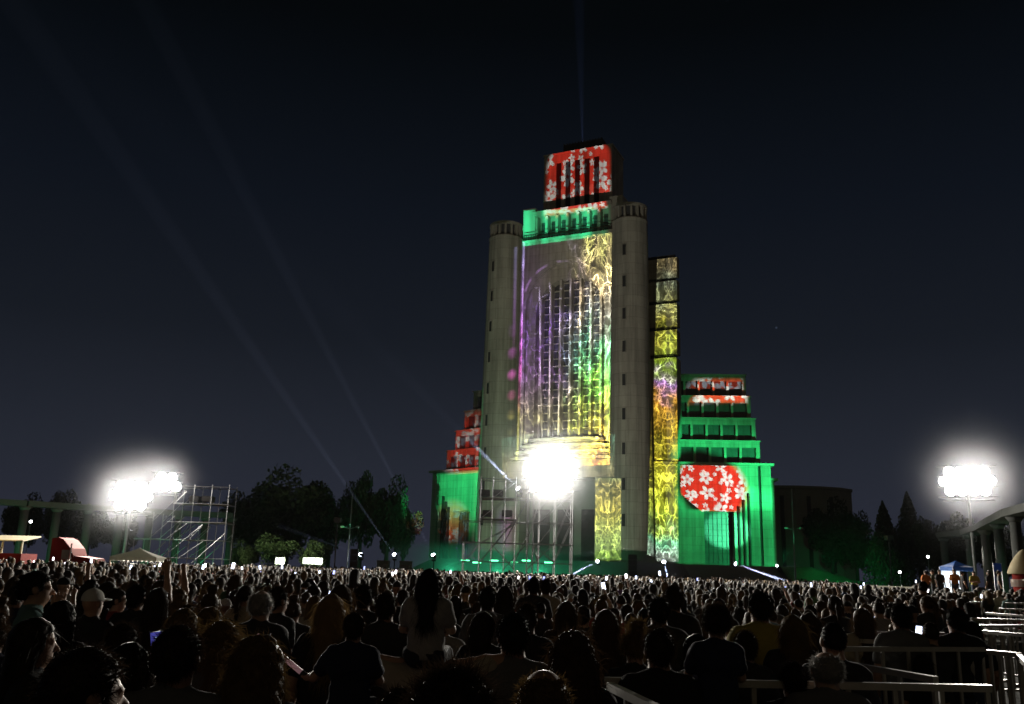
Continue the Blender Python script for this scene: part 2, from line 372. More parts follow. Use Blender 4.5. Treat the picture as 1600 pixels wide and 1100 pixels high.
# arched window: glass, fins, transoms
gl = MB(); nn = 28
pts = [(-5.5*math.cos(math.pi*i/nn), 39.8+5.5*math.sin(math.pi*i/nn)) for i in range(nn+1)]
gl.add([(x, 2.2, z) for x, z in pts]+[(5.5, 2.2, 19.9), (-5.5, 2.2, 19.9)], [tuple(range(nn+2, -1, -1))])
win = gl.build('arched_window', M['glass'], temple)
for k in range(7):
    x = -4.8+1.6*k; zt = 39.8+math.sqrt(5.5**2-x*x)-0.02
    mb = MB(); mb.box(x-0.17, x+0.17, 0.95, 2.195, 20.0, zt); mb.build('mullion', M['trim'], win)
for k in range(21):
    tb = MB(); z = 21.2+1.18*k; hw = 5.45 if z < 39.8 else math.sqrt(max(5.45**2-(z-39.8)**2, 0.1))
    edges = [-hw]+[x for x in [-4.8+1.6*i for i in range(7)] if abs(x) < hw-0.2]+[hw]
    for a, b in zip(edges[:-1], edges[1:]): tb.box(a+0.175, b-0.175, 1.9, 2.19, z-0.06, z+0.06)
    tb.build('transom', M['trim'], win)
# corner towers
for sx, phi0 in ((1, 0.0), (-1, R(-18))):
    cx, cyy = 10.0*sx, -1.25; t = MB()
    t.lathe([(3.12, ZB), (3.05, 12), (2.80, 32), (2.56, 51.6), (2.62, 51.65), (2.62, 51.9), (2.1, 51.95)], (cx, cyy, 0), 56)
    tw = t.build('corner_tower', M['tower'], temple, smooth=False)
    for p in tw.data.polygons: p.use_smooth = abs(p.normal.z) < 0.5
    ln = MB(); ln.lathe([(2.02, 51.9), (2.02, 53.75)], (cx, cyy, 0), 40); la = ln.build('lantern', M['glass'], temple, smooth=True)
    cpm = MB(); cpm.lathe([(2.0, 53.75), (2.58, 53.75), (2.58, 54.1), (1.9, 54.12), (0.01, 54.2)], (cx, cyy, 0), 40); cpm.build('lantern_roof', M['trim'], la)
    for k in range(16):
        a = 2*math.pi*k/16; q = MB(Matrix.Translation((cx, cyy, 0)) @ Matrix.Rotation(a, 4, 'Z')); q.box(2.03, 2.5, -0.14, 0.14, 51.93, 53.748); q.build('lantern_post', M['trim'], la)
    for k in range(9):
        z = 8.0+4.75*k; r = 3.12-(z-ZB)/(51.6-ZB)*0.56
        q = MB(Matrix.Translation((cx, cyy, 0)) @ Matrix.Rotation(phi0, 4, 'Z'))
        q.box(-0.24, 0.24, -r-0.05, -r+0.5, z, z+1.6); sl = q.build('slit_window', M['dark'], tw)
        q = MB(Matrix.Translation((cx, cyy, 0)) @ Matrix.Rotation(phi0, 4, 'Z'))
        q.box(-0.36, -0.24, -r-0.10, -r+0.4, z-0.1, z+1.7); q.box(0.24, 0.36, -r-0.10, -r+0.4, z-0.1, z+1.7); q.box(-0.24, 0.24, -r-0.10, -r+0.4, z+1.6, z+1.7); q.box(-0.24, 0.24, -r-0.10, -r+0.4, z-0.1, z); q.build('slit_frame', M['tower'], tw)
# stepped side masses
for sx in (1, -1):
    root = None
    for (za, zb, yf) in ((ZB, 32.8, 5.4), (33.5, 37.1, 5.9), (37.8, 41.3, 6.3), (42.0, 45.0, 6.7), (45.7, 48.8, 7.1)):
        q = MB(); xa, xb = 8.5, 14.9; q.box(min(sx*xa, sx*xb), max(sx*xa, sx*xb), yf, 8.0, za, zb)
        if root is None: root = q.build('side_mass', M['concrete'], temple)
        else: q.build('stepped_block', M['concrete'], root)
        q = MB(); q.box(min(sx*xa, sx*(xb-.5)), max(sx*xa, sx*(xb-.5)), yf+0.7, 7.9, zb, zb+0.7); q.build('shaded_gap', M['shade'], root)  # set-back infill coloured near black so each gap reads as shade
# loggia under the crowning block
lg = MB(); lg.box(-6.1, 6.1, 2.6, 12, 51.0, 56.2); lo = lg.build('loggia', M['trim'], temple)
for k in range(7):
    x = -5.2+1.73*k; q = MB(); q.box(x-0.42, x+0.42, 2.45, 2.595, 51.9, 55.4); w_ = q.build('loggia_window', M['glass'], lo)
    q = MB(); q.box(x-0.42, x+0.42, 2.38, 2.445, 53.3, 53.45); q.build('glazing_bar', M['trim'], lo)
for k in range(8):
    x = -6.05+1.73*k; q = MB(); q.box(x-0.22, x+0.22, 1.3, 2.6, 51.4, 56.0); q.build('pilaster', M['trim'], lo)
q = MB(); q.box(-6.5, 6.5, 0.7, 12, 56.2, 56.75); q.build('cornice', M['trim'], lo)
q = MB(); q.box(-7.6, 7.6, 0.15, 0.22, 52.75, 52.85); q.box(-7.6, 7.6, 0.15, 0.22, 52.2, 52.26)
for k in range(39): q.box(-7.6+0.4*k-0.02, -7.6+0.4*k+0.02, 0.16, 0.21, 51.76, 52.75)
q.build('roof_railing', M['dark'], lo)
for sx in (1, -1):
    q = MB(); q.box(min(sx*6.12, sx*8.2), max(sx*6.12, sx*8.2), 1.0, 6.0, 51.0, 57.5); q.build('corner_block', M['trim'], temple)
# crowning block with five slots
pf = 3.3; py_ = MB(); py_.box(-5.75, 5.75, pf+2.4, 9.0, 56.75, 67.2)
cw = py_.build('crown_block', M['concrete'], temple)
q = MB(); q.box(-5.75, 5.75, pf, pf+2.397, 65.8, 67.2); q.box(-5.75, 5.75, pf, pf+2.397, 56.75, 57.8)
edges = [-5.75]+sum([[x-0.45, x+0.45] for x in (-3.2, -1.6, 0, 1.6, 3.2)], [])+[5.75]
for i in range(0, len(edges), 2): q.box(edges[i], edges[i+1], pf, pf+2.397, 57.8, 65.8)
q.build('crown_front', M['concrete'], cw)
for x in (-3.2, -1.6, 0, 1.6, 3.2):
    q = MB(); q.box(x-0.449, x+0.449, pf+0.22, pf+0.30, 57.81, 65.79); q.build('slot_panel', M['shade'], cw)  # near-black panel in each slot: shade painted in place of depth
q = MB(); q.box(-5.9, 5.9, pf-0.12, 9.1, 67.2, 67.45); q.build('crown_cap', M['trim'], cw)
q = MB(); q.box(-3.6, 3.2, 6.2, 7.9, 67.45, 70.2)
for k in range(14): q.box(-3.55+0.5*k, -3.35+0.5*k, 6.05, 6.2, 67.45, 70.4)
q.build('roof_screen', M['dimwall'], cw)
# porch: stepped curved canopy over piers and lintel
def bow(w, d, n=18): return [(-w, 0.0)]+[(-w*math.cos(math.pi*i/n), -d*math.sin(math.pi*i/n)**0.6) for i in range(1, n)]+[(w, 0.0)]
q = MB(); q.box(5.6, 9.3, -3.3, 1.5, ZB, 14.6); q.box(-9.3, -5.6, -3.3, 1.5, ZB, 14.6); q.box(-8.5, 8.5, -3.3, 1.4, 14.6, 17.1)
porch = q.build('porch', M['concrete'], temple)
for i, (w, d, z) in enumerate(((5.8, 2.2, 20.05), (6.9, 3.0, 19.1), (8.0, 3.7, 18.15), (9.0, 4.3, 17.2))):
    q = MB(); q.prism(bow(w, d), z, z+0.42); q.build('canopy_slab', M['trim'], porch)
    q = MB(); q.prism(bow(w-0.7, d-0.7), z-0.53 if i < 3 else z-0.1, z); q.build('canopy_riser', M['concrete'], porch)
q = MB(); q.box(-5.59, 5.59, 0.2, 0.5, ZB, 14.59); q.build('porch_wall', M['wallgreen'], porch)
for x in (-3.6, 0, 3.6):
    q = MB(); q.box(x-1.2, x+1.2, 0.08, 0.2, ZB, 10.5); dr = q.build('door', M['dark'], porch)

# wings: plain base storey, deep eave, four set-back window tiers
def wing(sx):
    a = R(20)*sx; X = Matrix.Translation((15.5*sx, 5.0, 0)) @ Matrix.Rotation(a, 4, 'Z') @ Matrix.Diagonal((sx, 1, 1, 1))
    def B(): return MB(X)
    def fix(mb):
        if sx < 0: mb.f = [tuple(reversed(t)) for t in mb.f]
        return mb
    q = B(); q.box(-5, 3.0, 0, 14, ZB, 17.1); q.box(3.0, 7.1, 0, 14, 10.7, 17.1); q.box(7.1, 10.55, 0, 14, ZB, 17.1); q.box(10.55, 10.95, 0.5, 14, ZB, 17.1); q.box(10.95, 12.3, 0, 14, ZB, 17.1); q.box(3.0, 7.1, 1.6, 14, ZB, 10.7)
    wg = fix(q).build('wing', M['concrete'], temple)
    q = B(); q.box(10.56, 10.94, 0.40, 0.499, ZB, 17.08); fix(q).build('slot_panel', M['dark'], wg)
    q = B(); q.box(-5, 12.75, -0.5, 14.2, 17.1, 17.42); fix(q).build('eave', M['trim'], wg)
    q = B(); q.box(12.3, 13.0, 1.4, 14, ZB, 15.2); fix(q).build('end_wall', M['concrete'], wg)
    q = B(); q.box(12.3, 13.5, 1.0, 14.2, 15.2, 15.5); fix(q).build('end_eave', M['trim'], wg)
    q = B(); q.box(3.05, 7.05, 1.5, 1.597, ZB, 10.65); dr = fix(q).build('door', M['glass'], wg)
    q = B()
    for k in range(7): q.box(3.1+k*0.62, 3.16+k*0.62, 1.42, 1.5, ZB, 10.6)
    for k in range(8): q.box(3.05, 7.05, 1.44, 1.495, ZB+0.8+k*0.8, ZB+0.84+k*0.8)
    fix(q).build('door_grille', M['dark'], wg)
    for x, zt in ((7.75, 11.4), (8.45, 12.3), (9.15, 13.2)):
        q = B(); q.box(x-0.11, x+0.11, -0.42, -0.002, ZB, zt); fix(q).build('fin', M['dark'], wg)
    z = 17.42
    for i, (xr, yf) in enumerate(((11.3, 2.0), (11.1, 3.6), (10.8, 5.2), (10.5, 6.8))):
        h = 3.28*(1+yf/128); q = B(); q.box(-5, xr, yf+0.7, 14, z, z+h)
        xs = [xr-0.55-2.15*k for k in range(7)]
        q.box(-5, xr, yf, yf+0.697, z+h-0.85, z+h); q.box(-5, xr, yf, yf+0.697, z, z+0.3)
        q.box(xr-0.55, xr, yf, yf+0.697, z+0.3, z+h-0.85)
        for x in xs[1:]: q.box(x-0.17, x+0.17, yf, yf+0.697, z+0.3, z+h-0.85)
        tr = fix(q).build('tier', M['concrete'], wg)
        for k in range(6):
            xa, xb = xs[k+1]+0.17, xs[k]-(0.17 if k else 0)
            q = B(); q.box(xa, xb, yf+0.5, yf+0.695, z+0.3, z+h-0.85); q.box(xa, xb, yf+0.44, yf+0.5, z+1.2, z+1.26); q.box((xa+xb)/2-0.03, (xa+xb)/2+0.03, yf+0.44, yf+0.5, z+0.3, z+h-0.85); fix(q).build('window', M['glass'], wg)
        q = B(); q.box(-5, xr+0.12, yf-0.22, 14.05, z+h, z+h+0.16); fix(q).build('tier_ledge', M['trim'], wg)
        z += h+0.16
    return X
XR = wing(1); XL = wing(-1)
def RW(x, y, z): return TM @ (XR @ Vector((x, y, z)))
def LW(x, y, z): return TM @ (XL @ Vector((x, y, z)))

# podium and its steps
def podium(off):
    base = [(-29, 14), (-27, 10), (-16.5, 1.2), (-11.5, -6.0), (11.5, -6.0), (16.5, 1.2), (27.5, 6.5), (29, 14)]
    out = []
    for x, y in base:
        s = 1 if x > 0 else -1
        out.append((x+s*off*0.55, y-off if y < 13 else y+3))
    out = [TM @ Vector((x, y, 0)) for x, y in out]
    return [(p.x, p.y) for p in out]
for k in range(20):
    q = MB(); z1 = ZB-0.004-0.17*k
    q.prism(podium(0.36*k), z1-0.17 if k < 19 else 0.0, z1); q.build('podium_step', M['step'], kind='structure')
# grassy bank at the end of the wing
q = MB(); c0 = RW(12.9, 0, 0)
bankp = [(c0.x-1.5, c0.y-4.0), (c0.x+3.5, c0.y-4.6), (c0.x+16, c0.y-6), (c0.x+16, c0.y+10), (c0.x-1.5, c0.y+10)]
hs = [3.35, 3.1, 0.02, 0.02, 3.35]
nb = 26; vs = []; fs = []
for j in range(nb+1):
    for i in range(nb+1):
        u = i/nb; v = j/nb; x = c0.x-1.5+18*u; y = c0.y-13+22*v
        hx = 3.35*min(1, max(0, 1.0-max(0, u*18-4.5)/12.5)); hy = min(1, v*22/7.5)
        vs.append((x, y, max(0.01, hx*hy+0.12*math.sin(3*x+1.7*y)*hx/3.4)))
fs = [(j*(nb+1)+i, j*(nb+1)+i+1, (j+1)*(nb+1)+i+1, (j+1)*(nb+1)+i) for j in range(nb) for i in range(nb)]
q.add(vs, fs); q.build('grass_bank', M['lawn'], smooth=True, kind='structure')

# ------------------------------------------------------------------ projections on the temple
K = 1.0e5                                            # lamp scale for throws of about fifty metres
def scale_col(b, c, f):
    o = b.vm('SCALE', c); b.put(o.node.inputs['Scale'], f); return o
def facade_pic(b, U, V, uv):
    uL = uv(L2W(-7.5, 0, 35))[0]; uR = uv(L2W(7.3, 0, 35))[0]; v0 = uv(L2W(0, 0, 17))[1]; v1 = uv(L2W(0, 0, 51.4))[1]
    s = b.m('DIVIDE', b.m('SUBTRACT', U, uL), uR-uL); h = b.m('DIVIDE', b.m('SUBTRACT', V, v0), v1-v0)
    web, vv = veins(b, U, V, 0.85, 0.55, 0.05)
    # hue: violet on the far side, lime to orange on the near side, cream above
    hn = b.noise(b.xyz(b.m('MULTIPLY', U, 0.6), b.m('MULTIPLY', V, 0.16)), 1.0, 2.0)
    low = b.ramp(b.m('ADD', h, b.m('MULTIPLY', b.m('SUBTRACT', hn, 0.5), 0.5)), [(0.0, (1.0, 0.28, 0.05)), (0.12, (0.95, 0.75, 0.08)), (0.28, (0.75, 0.85, 0.10)), (0.42, (0.30, 0.9, 0.10)), (0.58, (0.15, 0.75, 0.35)), (0.72, (0.55, 0.6, 0.55)), (0.84, (0.95, 0.75, 0.42)), (1.0, (0.75, 0.75, 0.25))])
    lf = b.ramp(h, [(0.0, (0.6, 0.75, 0.4)), (0.25, (0.7, 0.65, 0.35)), (0.45, (0.45, 0.2, 0.75)), (0.7, (0.30, 0.12, 0.9)), (1.0, (0.35, 0.35, 0.8))])
    sn = b.m('ADD', s, b.m('MULTIPLY', b.m('SUBTRACT', hn, 0.5), 0.55))
    hue = b.mix(b.step(sn, 0.30, 0.72), lf, low)
    amp = b.m('MULTIPLY_ADD', b.step(sn, 0.30, 0.90), 8.0, 2.0)
    amp = b.m('MULTIPLY', amp, b.m('SUBTRACT', 1.0, b.m('MULTIPLY', b.step(h, 0.62, 0.80), b.m('SUBTRACT', 1.0, b.step(s, 0.42, 0.70)))))
    amp = b.m('MULTIPLY', amp, b.m('MULTIPLY_ADD', b.step(b.noise(b.xyz(U, V), 0.35, 2.0), 0.40, 0.62), 0.85, 0.30))
    c = scale_col(b, hue, b.m('MULTIPLY', web, amp))
    # broad colour wash under the web
    c = b.vm('ADD', c, scale_col(b, hue, b.m('MULTIPLY', b.m('MULTIPLY_ADD', b.step(sn, 0.55, 1.05), 0.22, 0.03), b.step(b.noise(b.xyz(U, V), 0.22, 1.0), 0.3, 0.65))))
    base = b.mix(b.step(s, 0.0, 0.42), (0.5, 0.16, 0.75, 1), (0.80, 0.70, 0.50, 1))
    c = b.vm('ADD', c, scale_col(b, base, b.m('MULTIPLY_ADD', b.noise(b.xyz(U, V), 0.2, 2.0), 0.11, 0.03)))
    # tracing of the window: bright lines on fins and glazing bars
    fu = b.m('ABSOLUTE', b.m('SUBTRACT', b.m('FRACT', b.m('DIVIDE', b.m('SUBTRACT', U, uv(L2W(-4.8, 1, 35))[0]+0.72), 1.45)), 0.5))
    ln = b.m('MULTIPLY', b.m('SUBTRACT', 1.0, b.step(fu, 0.03, 0.075)), b.step(b.noise(b.xyz(b.m('MULTIPLY', U, 0.7), b.m('MULTIPLY', V, 0.25)), 1.0, 2.0), 0.42, 0.62))
    win_ = b.m('MULTIPLY', b.m('MULTIPLY', b.step(s, 0.10, 0.13), b.step(h, 0.08, 0.12)), b.m('SUBTRACT', 1.0, b.step(h, 0.80, 0.84)))
    fv = b.m('FRACT', b.m('DIVIDE', V, 1.13)); hl = b.m('MULTIPLY', b.m('SUBTRACT', 1.0, b.step(b.m('ABSOLUTE', b.m('SUBTRACT', fv, 0.5)), 0.03, 0.07)), b.step(b.noise(b.xyz(b.m('MULTIPLY', U, 0.6), b.m('MULTIPLY', V, 2.2)), 1.0, 1.0), 0.55, 0.68))
    c = b.vm('ADD', c, scale_col(b, b.mix(0.45, hue, (0.8, 0.8, 0.75, 1)), b.m('MULTIPLY', b.m('MULTIPLY', b.m('ADD', ln, hl), win_), 1.6)))
    return c
PC = Vector((-2.0, 82.0, 9.0))
projector_lamp('facade_projection', PC, L2W(0, 0, 34), 2.9*K, facade_pic, [L2W(-7.55, 0, 16.8), L2W(7.45, 0, 16.8), L2W(7.45, 0, 51.3), L2W(-7.55, 0, 51.3)])

def seam_pic(b, U, V, uv):
    vt, vb = uv(L2W(-7.4, 0, 51))[1], uv(L2W(-7.4, 0, 18))[1]
    h = b.m('DIVIDE', b.m('SUBTRACT', V, vb), vt-vb)
    c = b.ramp(h, [(0.0, (0.75, 0.9, 0.15)), (0.26, (0.95, 0.85, 0.25)), (0.36, (0.95, 0.2, 0.55)), (0.55, (0.85, 0.15, 0.9)), (0.72, (0.6, 0.25, 0.95)), (1.0, (0.4, 0.4, 0.9))])
    uc = b.m('MULTIPLY_ADD', h, uv(L2W(-7.5, -0.1, 51))[0]-uv(L2W(-7.5, -0.1, 18))[0], uv(L2W(-7.5, -0.1, 18))[0])
    d = b.m('ABSOLUTE', b.m('SUBTRACT', U, uc))
    line = b.m('MULTIPLY', b.m('SUBTRACT', 1.0, b.step(d, 0.05, 0.22)), b.m('MULTIPLY_ADD', b.step(b.noise(b.xyz(0.3, b.m('MULTIPLY', V, 0.5)), 1.0, 2.0), 0.35, 0.65), 1.5, 0.35))
    # soft blots on the neighbouring tower
    bv = b.m('ABSOLUTE', b.m('SUBTRACT', b.m('FRACT', b.m('DIVIDE', V, 3.1)), 0.5)); bu = b.m('DIVIDE', b.m('ABSOLUTE', b.m('SUBTRACT', U, b.m('SUBTRACT', uc, 1.15))), 1.1)
    rr = b.m('SQRT', b.m('ADD', b.m('MULTIPLY', bu, bu), b.m('MULTIPLY', b.m('MULTIPLY', bv, bv), 6.0)))
    blot = b.m('MULTIPLY', b.m('SUBTRACT', 1.0, b.step(rr, 0.15, 0.85)), b.m('MULTIPLY', b.m('MULTIPLY', b.step(h, 0.05, 0.35), b.step(h, 0.80, 0.50)), b.m('MULTIPLY_ADD', b.step(b.noise(b.xyz(1.7, b.m('MULTIPLY', V, 0.35)), 1.0, 1.0), 0.35, 0.65), 0.42, 0.06)))
    strip = b.m('MULTIPLY', b.m('SUBTRACT', 1.0, b.step(b.m('ABSOLUTE', b.m('SUBTRACT', U, b.m('SUBTRACT', uc, 0.95))), 0.1, 0.3)), b.m('MULTIPLY', b.step(h, 0.55, 0.8), 0.22))
    return scale_col(b, c, b.m('ADD', b.m('ADD', line, blot), strip))
projector_lamp('seam_projection', PC, L2W(-7.5, 0, 34), 4.0*K, seam_pic, [L2W(-11, -3, 17.5), L2W(-6.6, 0, 17.5), L2W(-6.6, 0, 51.3), L2W(-11, -3, 51.3)])

def arch_pic(b, U, V, uv):                            # thin broken line round the outer arch
    cu, cv = uv(L2W(0, 0, 40.6)); ru = abs(uv(L2W(6.95, 0, 40.6))[0]-uv(L2W(-6.95, 0, 40.6))[0])/2; rv = uv(L2W(0, 0, 47.55))[1]-cv
    x = b.m('DIVIDE', b.m('SUBTRACT', U, cu), ru); y = b.m('DIVIDE', b.m('SUBTRACT', V, cv), rv)
    r = b.m('SQRT', b.m('ADD', b.m('MULTIPLY', x, x), b.m('MULTIPLY', y, y)))
    ln = b.m('MULTIPLY', b.m('SUBTRACT', 1.0, b.step(b.m('ABSOLUTE', b.m('SUBTRACT', r, 1.0)), 0.01, 0.035)), b.step(b.noise(b.xyz(b.m('MULTIPLY', U, 0.9), V), 0.55, 1.0), 0.42, 0.6))
    return scale_col(b, b.ramp(b.m('MULTIPLY_ADD', x, 0.5, 0.5), [(0.0, (0.6, 0.3, 1.0)), (0.45, (0.55, 0.4, 0.9)), (0.7, (0.9, 0.75, 0.5)), (1.0, (0.5, 0.9, 0.8))]), b.m('MULTIPLY', ln, 0.9))
projector_lamp('arch_projection', PC, L2W(0, 0, 44), 1.5*K, arch_pic, [L2W(-7.4, 0, 40.7), L2W(7.4, 0, 40.7), L2W(7.4, 0, 49), L2W(-7.4, 0, 49)])

def fill_pic(b, U, V, uv):
    return scale_col(b, (0.86, 0.84, 0.70), b.m('MULTIPLY_ADD', b.noise(b.xyz(U, V), 0.12, 2.0), 0.5, 0.75))
projector_lamp('tower_spill_fill', PC, L2W(0, 0, 30), 0.17*K, fill_pic, [L2W(-14.0, -1.2, 4), L2W(15.0, 5.4, 4), L2W(13.6, -1.2, 56.5), L2W(8.5, 1, 59), L2W(-8.3, 1, 59), L2W(-13.4, -1.2, 56.5)], soft=0.3)  # even fill added to the projector, standing in for floodlight spill

def web_pic(gain, zlo, zhi, mirror, stops, scale=1.0, x=None):
    def f(b, U, V, uv):
        uc, _ = uv(x); v0 = uv(Vector((x.x, x.y, zlo)))[1]; v1 = uv(Vector((x.x, x.y, zhi)))[1]
        h = b.m('DIVIDE', b.m('SUBTRACT', V, v0), v1-v0)
        uu = b.m('SUBTRACT', U, uc)
        if mirror: uu = b.m('ABSOLUTE', uu)
        web, vv = veins(b, b.m('ADD', uu, 11.0), V, 1.0*scale, 0.6, 0.05)
        fine = 0.0
        hue = b.ramp(b.m('ADD', h, b.m('MULTIPLY', b.m('SUBTRACT', b.noise(b.xyz(U, V), 0.3, 2.0), 0.5), 0.22)), stops)
        pulse = b.step(b.noise(b.xyz(U, b.m('MULTIPLY', V, 0.7)), 0.33, 2.0), 0.36, 0.66)
        c = scale_col(b, b.mix(0.05, hue, (1, 1, 0.8, 1)), b.m('MULTIPLY', b.m('MAXIMUM', web, fine), b.m('MULTIPLY_ADD', pulse, 2.2*gain, 1.3*gain)))
        return b.vm('ADD', c, scale_col(b, hue, b.m('MULTIPLY_ADD', pulse, 0.16*gain, 0.05*gain)))
    return f
PB2 = Vector((11.5, 83.0, 7.8))
st_b = [(0.0, (0.65, 0.85, 0.8)), (0.07, (0.20, 0.80, 0.45)), (0.16, (0.62, 0.85, 0.05)), (0.34, (0.75, 0.74, 0.03)), (0.45, (0.85, 0.60, 0.02)), (0.55, (0.85, 0.42, 0.03)), (0.61, (0.45, 0.22, 0.75)), (0.65, (0.50, 0.85, 0.05)), (0.76, (0.75, 0.72, 0.08)), (0.88, (0.45, 0.58, 0.42)), (1.0, (0.65, 0.48, 0.2))]
projector_lamp('side_projection', PB2, L2W(13.2, 5.4, 25), 2.3*K, web_pic(1.0, 3.4, 49, True, st_b, 1.0, L2W(13.5, 5.4, 25)),
               [L2W(10.6, 5.4, 3.6), L2W(14.86, 5.4, 3.6), L2W(14.86, 6.8, 48.7), L2W(11.8, 6.8, 48.7)])
projector_lamp('pier_projection', PB2, L2W(7.4, -3.3, 9), 1.9*K, web_pic(1.0, 3.4, 17, True, [(0.0, (0.5, 0.9, 0.15)), (0.25, (0.65, 0.9, 0.2)), (0.5, (0.85, 0.75, 0.1)), (0.75, (0.75, 0.65, 0.2)), (1.0, (0.3, 0.9, 0.5))], 1.1, L2W(7.4, -3.3, 9)),
               [L2W(5.62, -3.3, 3.5), L2W(9.28, -3.3, 3.5), L2W(9.28, -3.3, 14.5), L2W(5.62, -3.3, 14.5)])
projector_lamp('lintel_projection', PC, L2W(5, -3.5, 16), 0.9*K, web_pic(0.8, 14, 20, False, [(0.0, (0.9, 0.7, 0.4)), (0.5, (0.75, 0.8, 0.4)), (0.75, (0.4, 0.9, 0.6)), (1.0, (0.3, 0.8, 0.6))], 1.6, L2W(5, -3.4, 16)),
               [L2W(-8.4, -3.3, 14.65), L2W(8.48, -3.3, 14.65), L2W(8.6, -3.6, 20.4), L2W(-8.6, -3.6, 20.4)])

RED = (0.85, 0.035, 0.02)
def flower_pic(gain, scale, seed=0.0, circle=None, white=1.0, dots=False):
    def f(b, U, V, uv):
        fl = flowers(b, U, V, scale, seed)
        c = b.mix(fl, (*RED, 1), (0.95*white, 0.97*white, 1.0*white, 1))
        a = gain
        if circle is not None:
            cu, cv = uv(circle[0]); r = b.m('SQRT', b.m('ADD', b.m('POWER', b.m('SUBTRACT', U, cu), 2.0), b.m('POWER', b.m('SUBTRACT', V, cv), 2.0)))
            a = b.m('MULTIPLY', b.m('SUBTRACT', 1.0, b.step(r, circle[1]-circle[2], circle[1])), gain)
        else:
            a = b.m('MULTIPLY', b.m('MULTIPLY_ADD', b.noise(b.xyz(U, V), 0.25, 1.0), 1.0, 0.5), gain)
        return scale_col(b, c, a)
    return f
def plain_pic(col, gain, circle=None, grad=None, streak=False, hole=None):
    def f(b, U, V, uv):
        a = gain
        if hole is not None:
            cu, cv = uv(hole[0]); r = b.m('SQRT', b.m('ADD', b.m('POWER', b.m('SUBTRACT', U, cu), 2.0), b.m('POWER', b.m('SUBTRACT', V, cv), 2.0)))
            a = b.m('MULTIPLY', b.m('MAXIMUM', b.step(r, hole[1]-hole[2], hole[1]), b.step(b.m('SUBTRACT', V, uv(RW(4, 0, 10.6))[1]), 0.3, 0.0)), gain); gain_ = a
        if circle is not None:
            cu, cv = uv(circle[0]); r = b.m('SQRT', b.m('ADD', b.m('POWER', b.m('SUBTRACT', U, cu), 2.0), b.m('POWER', b.m('SUBTRACT', V, cv), 2.0)))
            a = b.m('MULTIPLY', b.m('SUBTRACT', 1.0, b.step(r, circle[1]-circle[2], circle[1])), a)
        if grad is not None:                                        # brightness along the picture's height
            v0, v1 = uv(grad[0])[1], uv(grad[1])[1]; h = b.m('DIVIDE', b.m('SUBTRACT', V, v0), v1-v0)
            g_ = b.new('ShaderNodeFloatCurve'); cu_ = g_.mapping.curves[0]
            cu_.points[0].location = (0, grad[2][0][1]); cu_.points[1].location = (1, grad[2][-1][1])
            for p in grad[2][1:-1]: cu_.points.new(*p)
            g_.mapping.update(); b.put(g_.inputs['Value'], h); a = b.m('MULTIPLY', a, g_.outputs[0])
        if streak: a = b.m('MULTIPLY', a, b.m('MULTIPLY_ADD', b.step(b.noise(b.xyz(b.m('MULTIPLY', U, 0.5), 0.0), 1.0, 1.0), 0.35, 0.7), 1.5, 0.25))
        return scale_col(b, col, a)
    return f
PD = Vector((1.5, 79.5, 8.6))
projector_lamp('crown_projection', PC, L2W(0, 3.3, 63), 3.4*K, flower_pic(1.0, 0.52, 4.2), [L2W(-5.6, 3.3, 57.2), L2W(5.7, 3.3, 57.2), L2W(5.7, 3.3, 66.6), L2W(3.0, 3.3, 70.2), L2W(-3.4, 3.3, 70.2), L2W(-5.6, 3.3, 66.2)], soft=0.5)
GREEN = (0.03, 1.0, 0.27)
projector_lamp('loggia_green', PC, L2W(-2, 1.5, 54), 3.6*K, plain_pic((0.03, 1.0, 0.42), 1.0, circle=(L2W(-3.0, 1.3, 53.5), 8.6, 6.5), streak=True), [L2W(-8.2, 1, 51.8), L2W(6.4, 1, 51.8), L2W(6.4, 1, 56.15), L2W(-8.2, 1, 57.4)])
# near wing
PG = Vector((40.0, 96.0, 6.4))
projector_lamp('wing_green', PG, RW(6, 0, 15), 1.8*K, plain_pic(GREEN, 1.0, grad=(RW(6, 0, 3), RW(6, 4, 33), [(0, .22), (.2, .17), (.34, .40), (.44, 1.0), (.5, .6), (.66, .55), (.78, .14), (1, .02)]), hole=(RW(4.3, 0, 13.9), 5.0, 1.3)),
               [RW(-1.2, 0, 3.0), RW(13.2, 0, 3.0), RW(13.2, 0, 17.5), RW(11.2, 3, 31), RW(1.5, 5, 31), RW(-1.0, 0, 20)], soft=0.8)
projector_lamp('wing_flowers', PG, RW(4.4, 0, 14), 1.18*K, flower_pic(1.0, 0.47, 1.3, circle=(RW(4.3, 0, 13.9), 5.0, 1.3)), [RW(-0.2, 0, 13.0), RW(2.6, 0, 10.6), RW(10, 0, 10.6), RW(10, 0, 17.05), RW(-0.2, 0, 17.05)])
projector_lamp('wing_spot', PG, RW(6.6, 0.5, 8.0), 1.6*K, plain_pic((0.10, 1.0, 0.42), 1.0, circle=(RW(6.6, 0, 8.1), 3.0, 0.9)), [RW(2, 0, 4), RW(11, 0, 4), RW(11, 0, 12), RW(2, 0, 12)])
projector_lamp('tier_flowers', PG, RW(7, 5.2, 28), 2.2*K, flower_pic(1.0, 0.5, 7.7), [RW(1.0, 5.2, 26.2), RW(10.6, 5.2, 26.6), RW(10.3, 6.8, 31.2), RW(2.6, 6.8, 31.2)], soft=0.7)
projector_lamp('bank_green', Vector((33, 92, 5)), (46, 119, 1.5), 0.16*K, plain_pic((0.02, 1.0, 0.30), 1.0, circle=(Vector((44, 119, 1.0)), 9.0, 5.5)), None, angle=34)
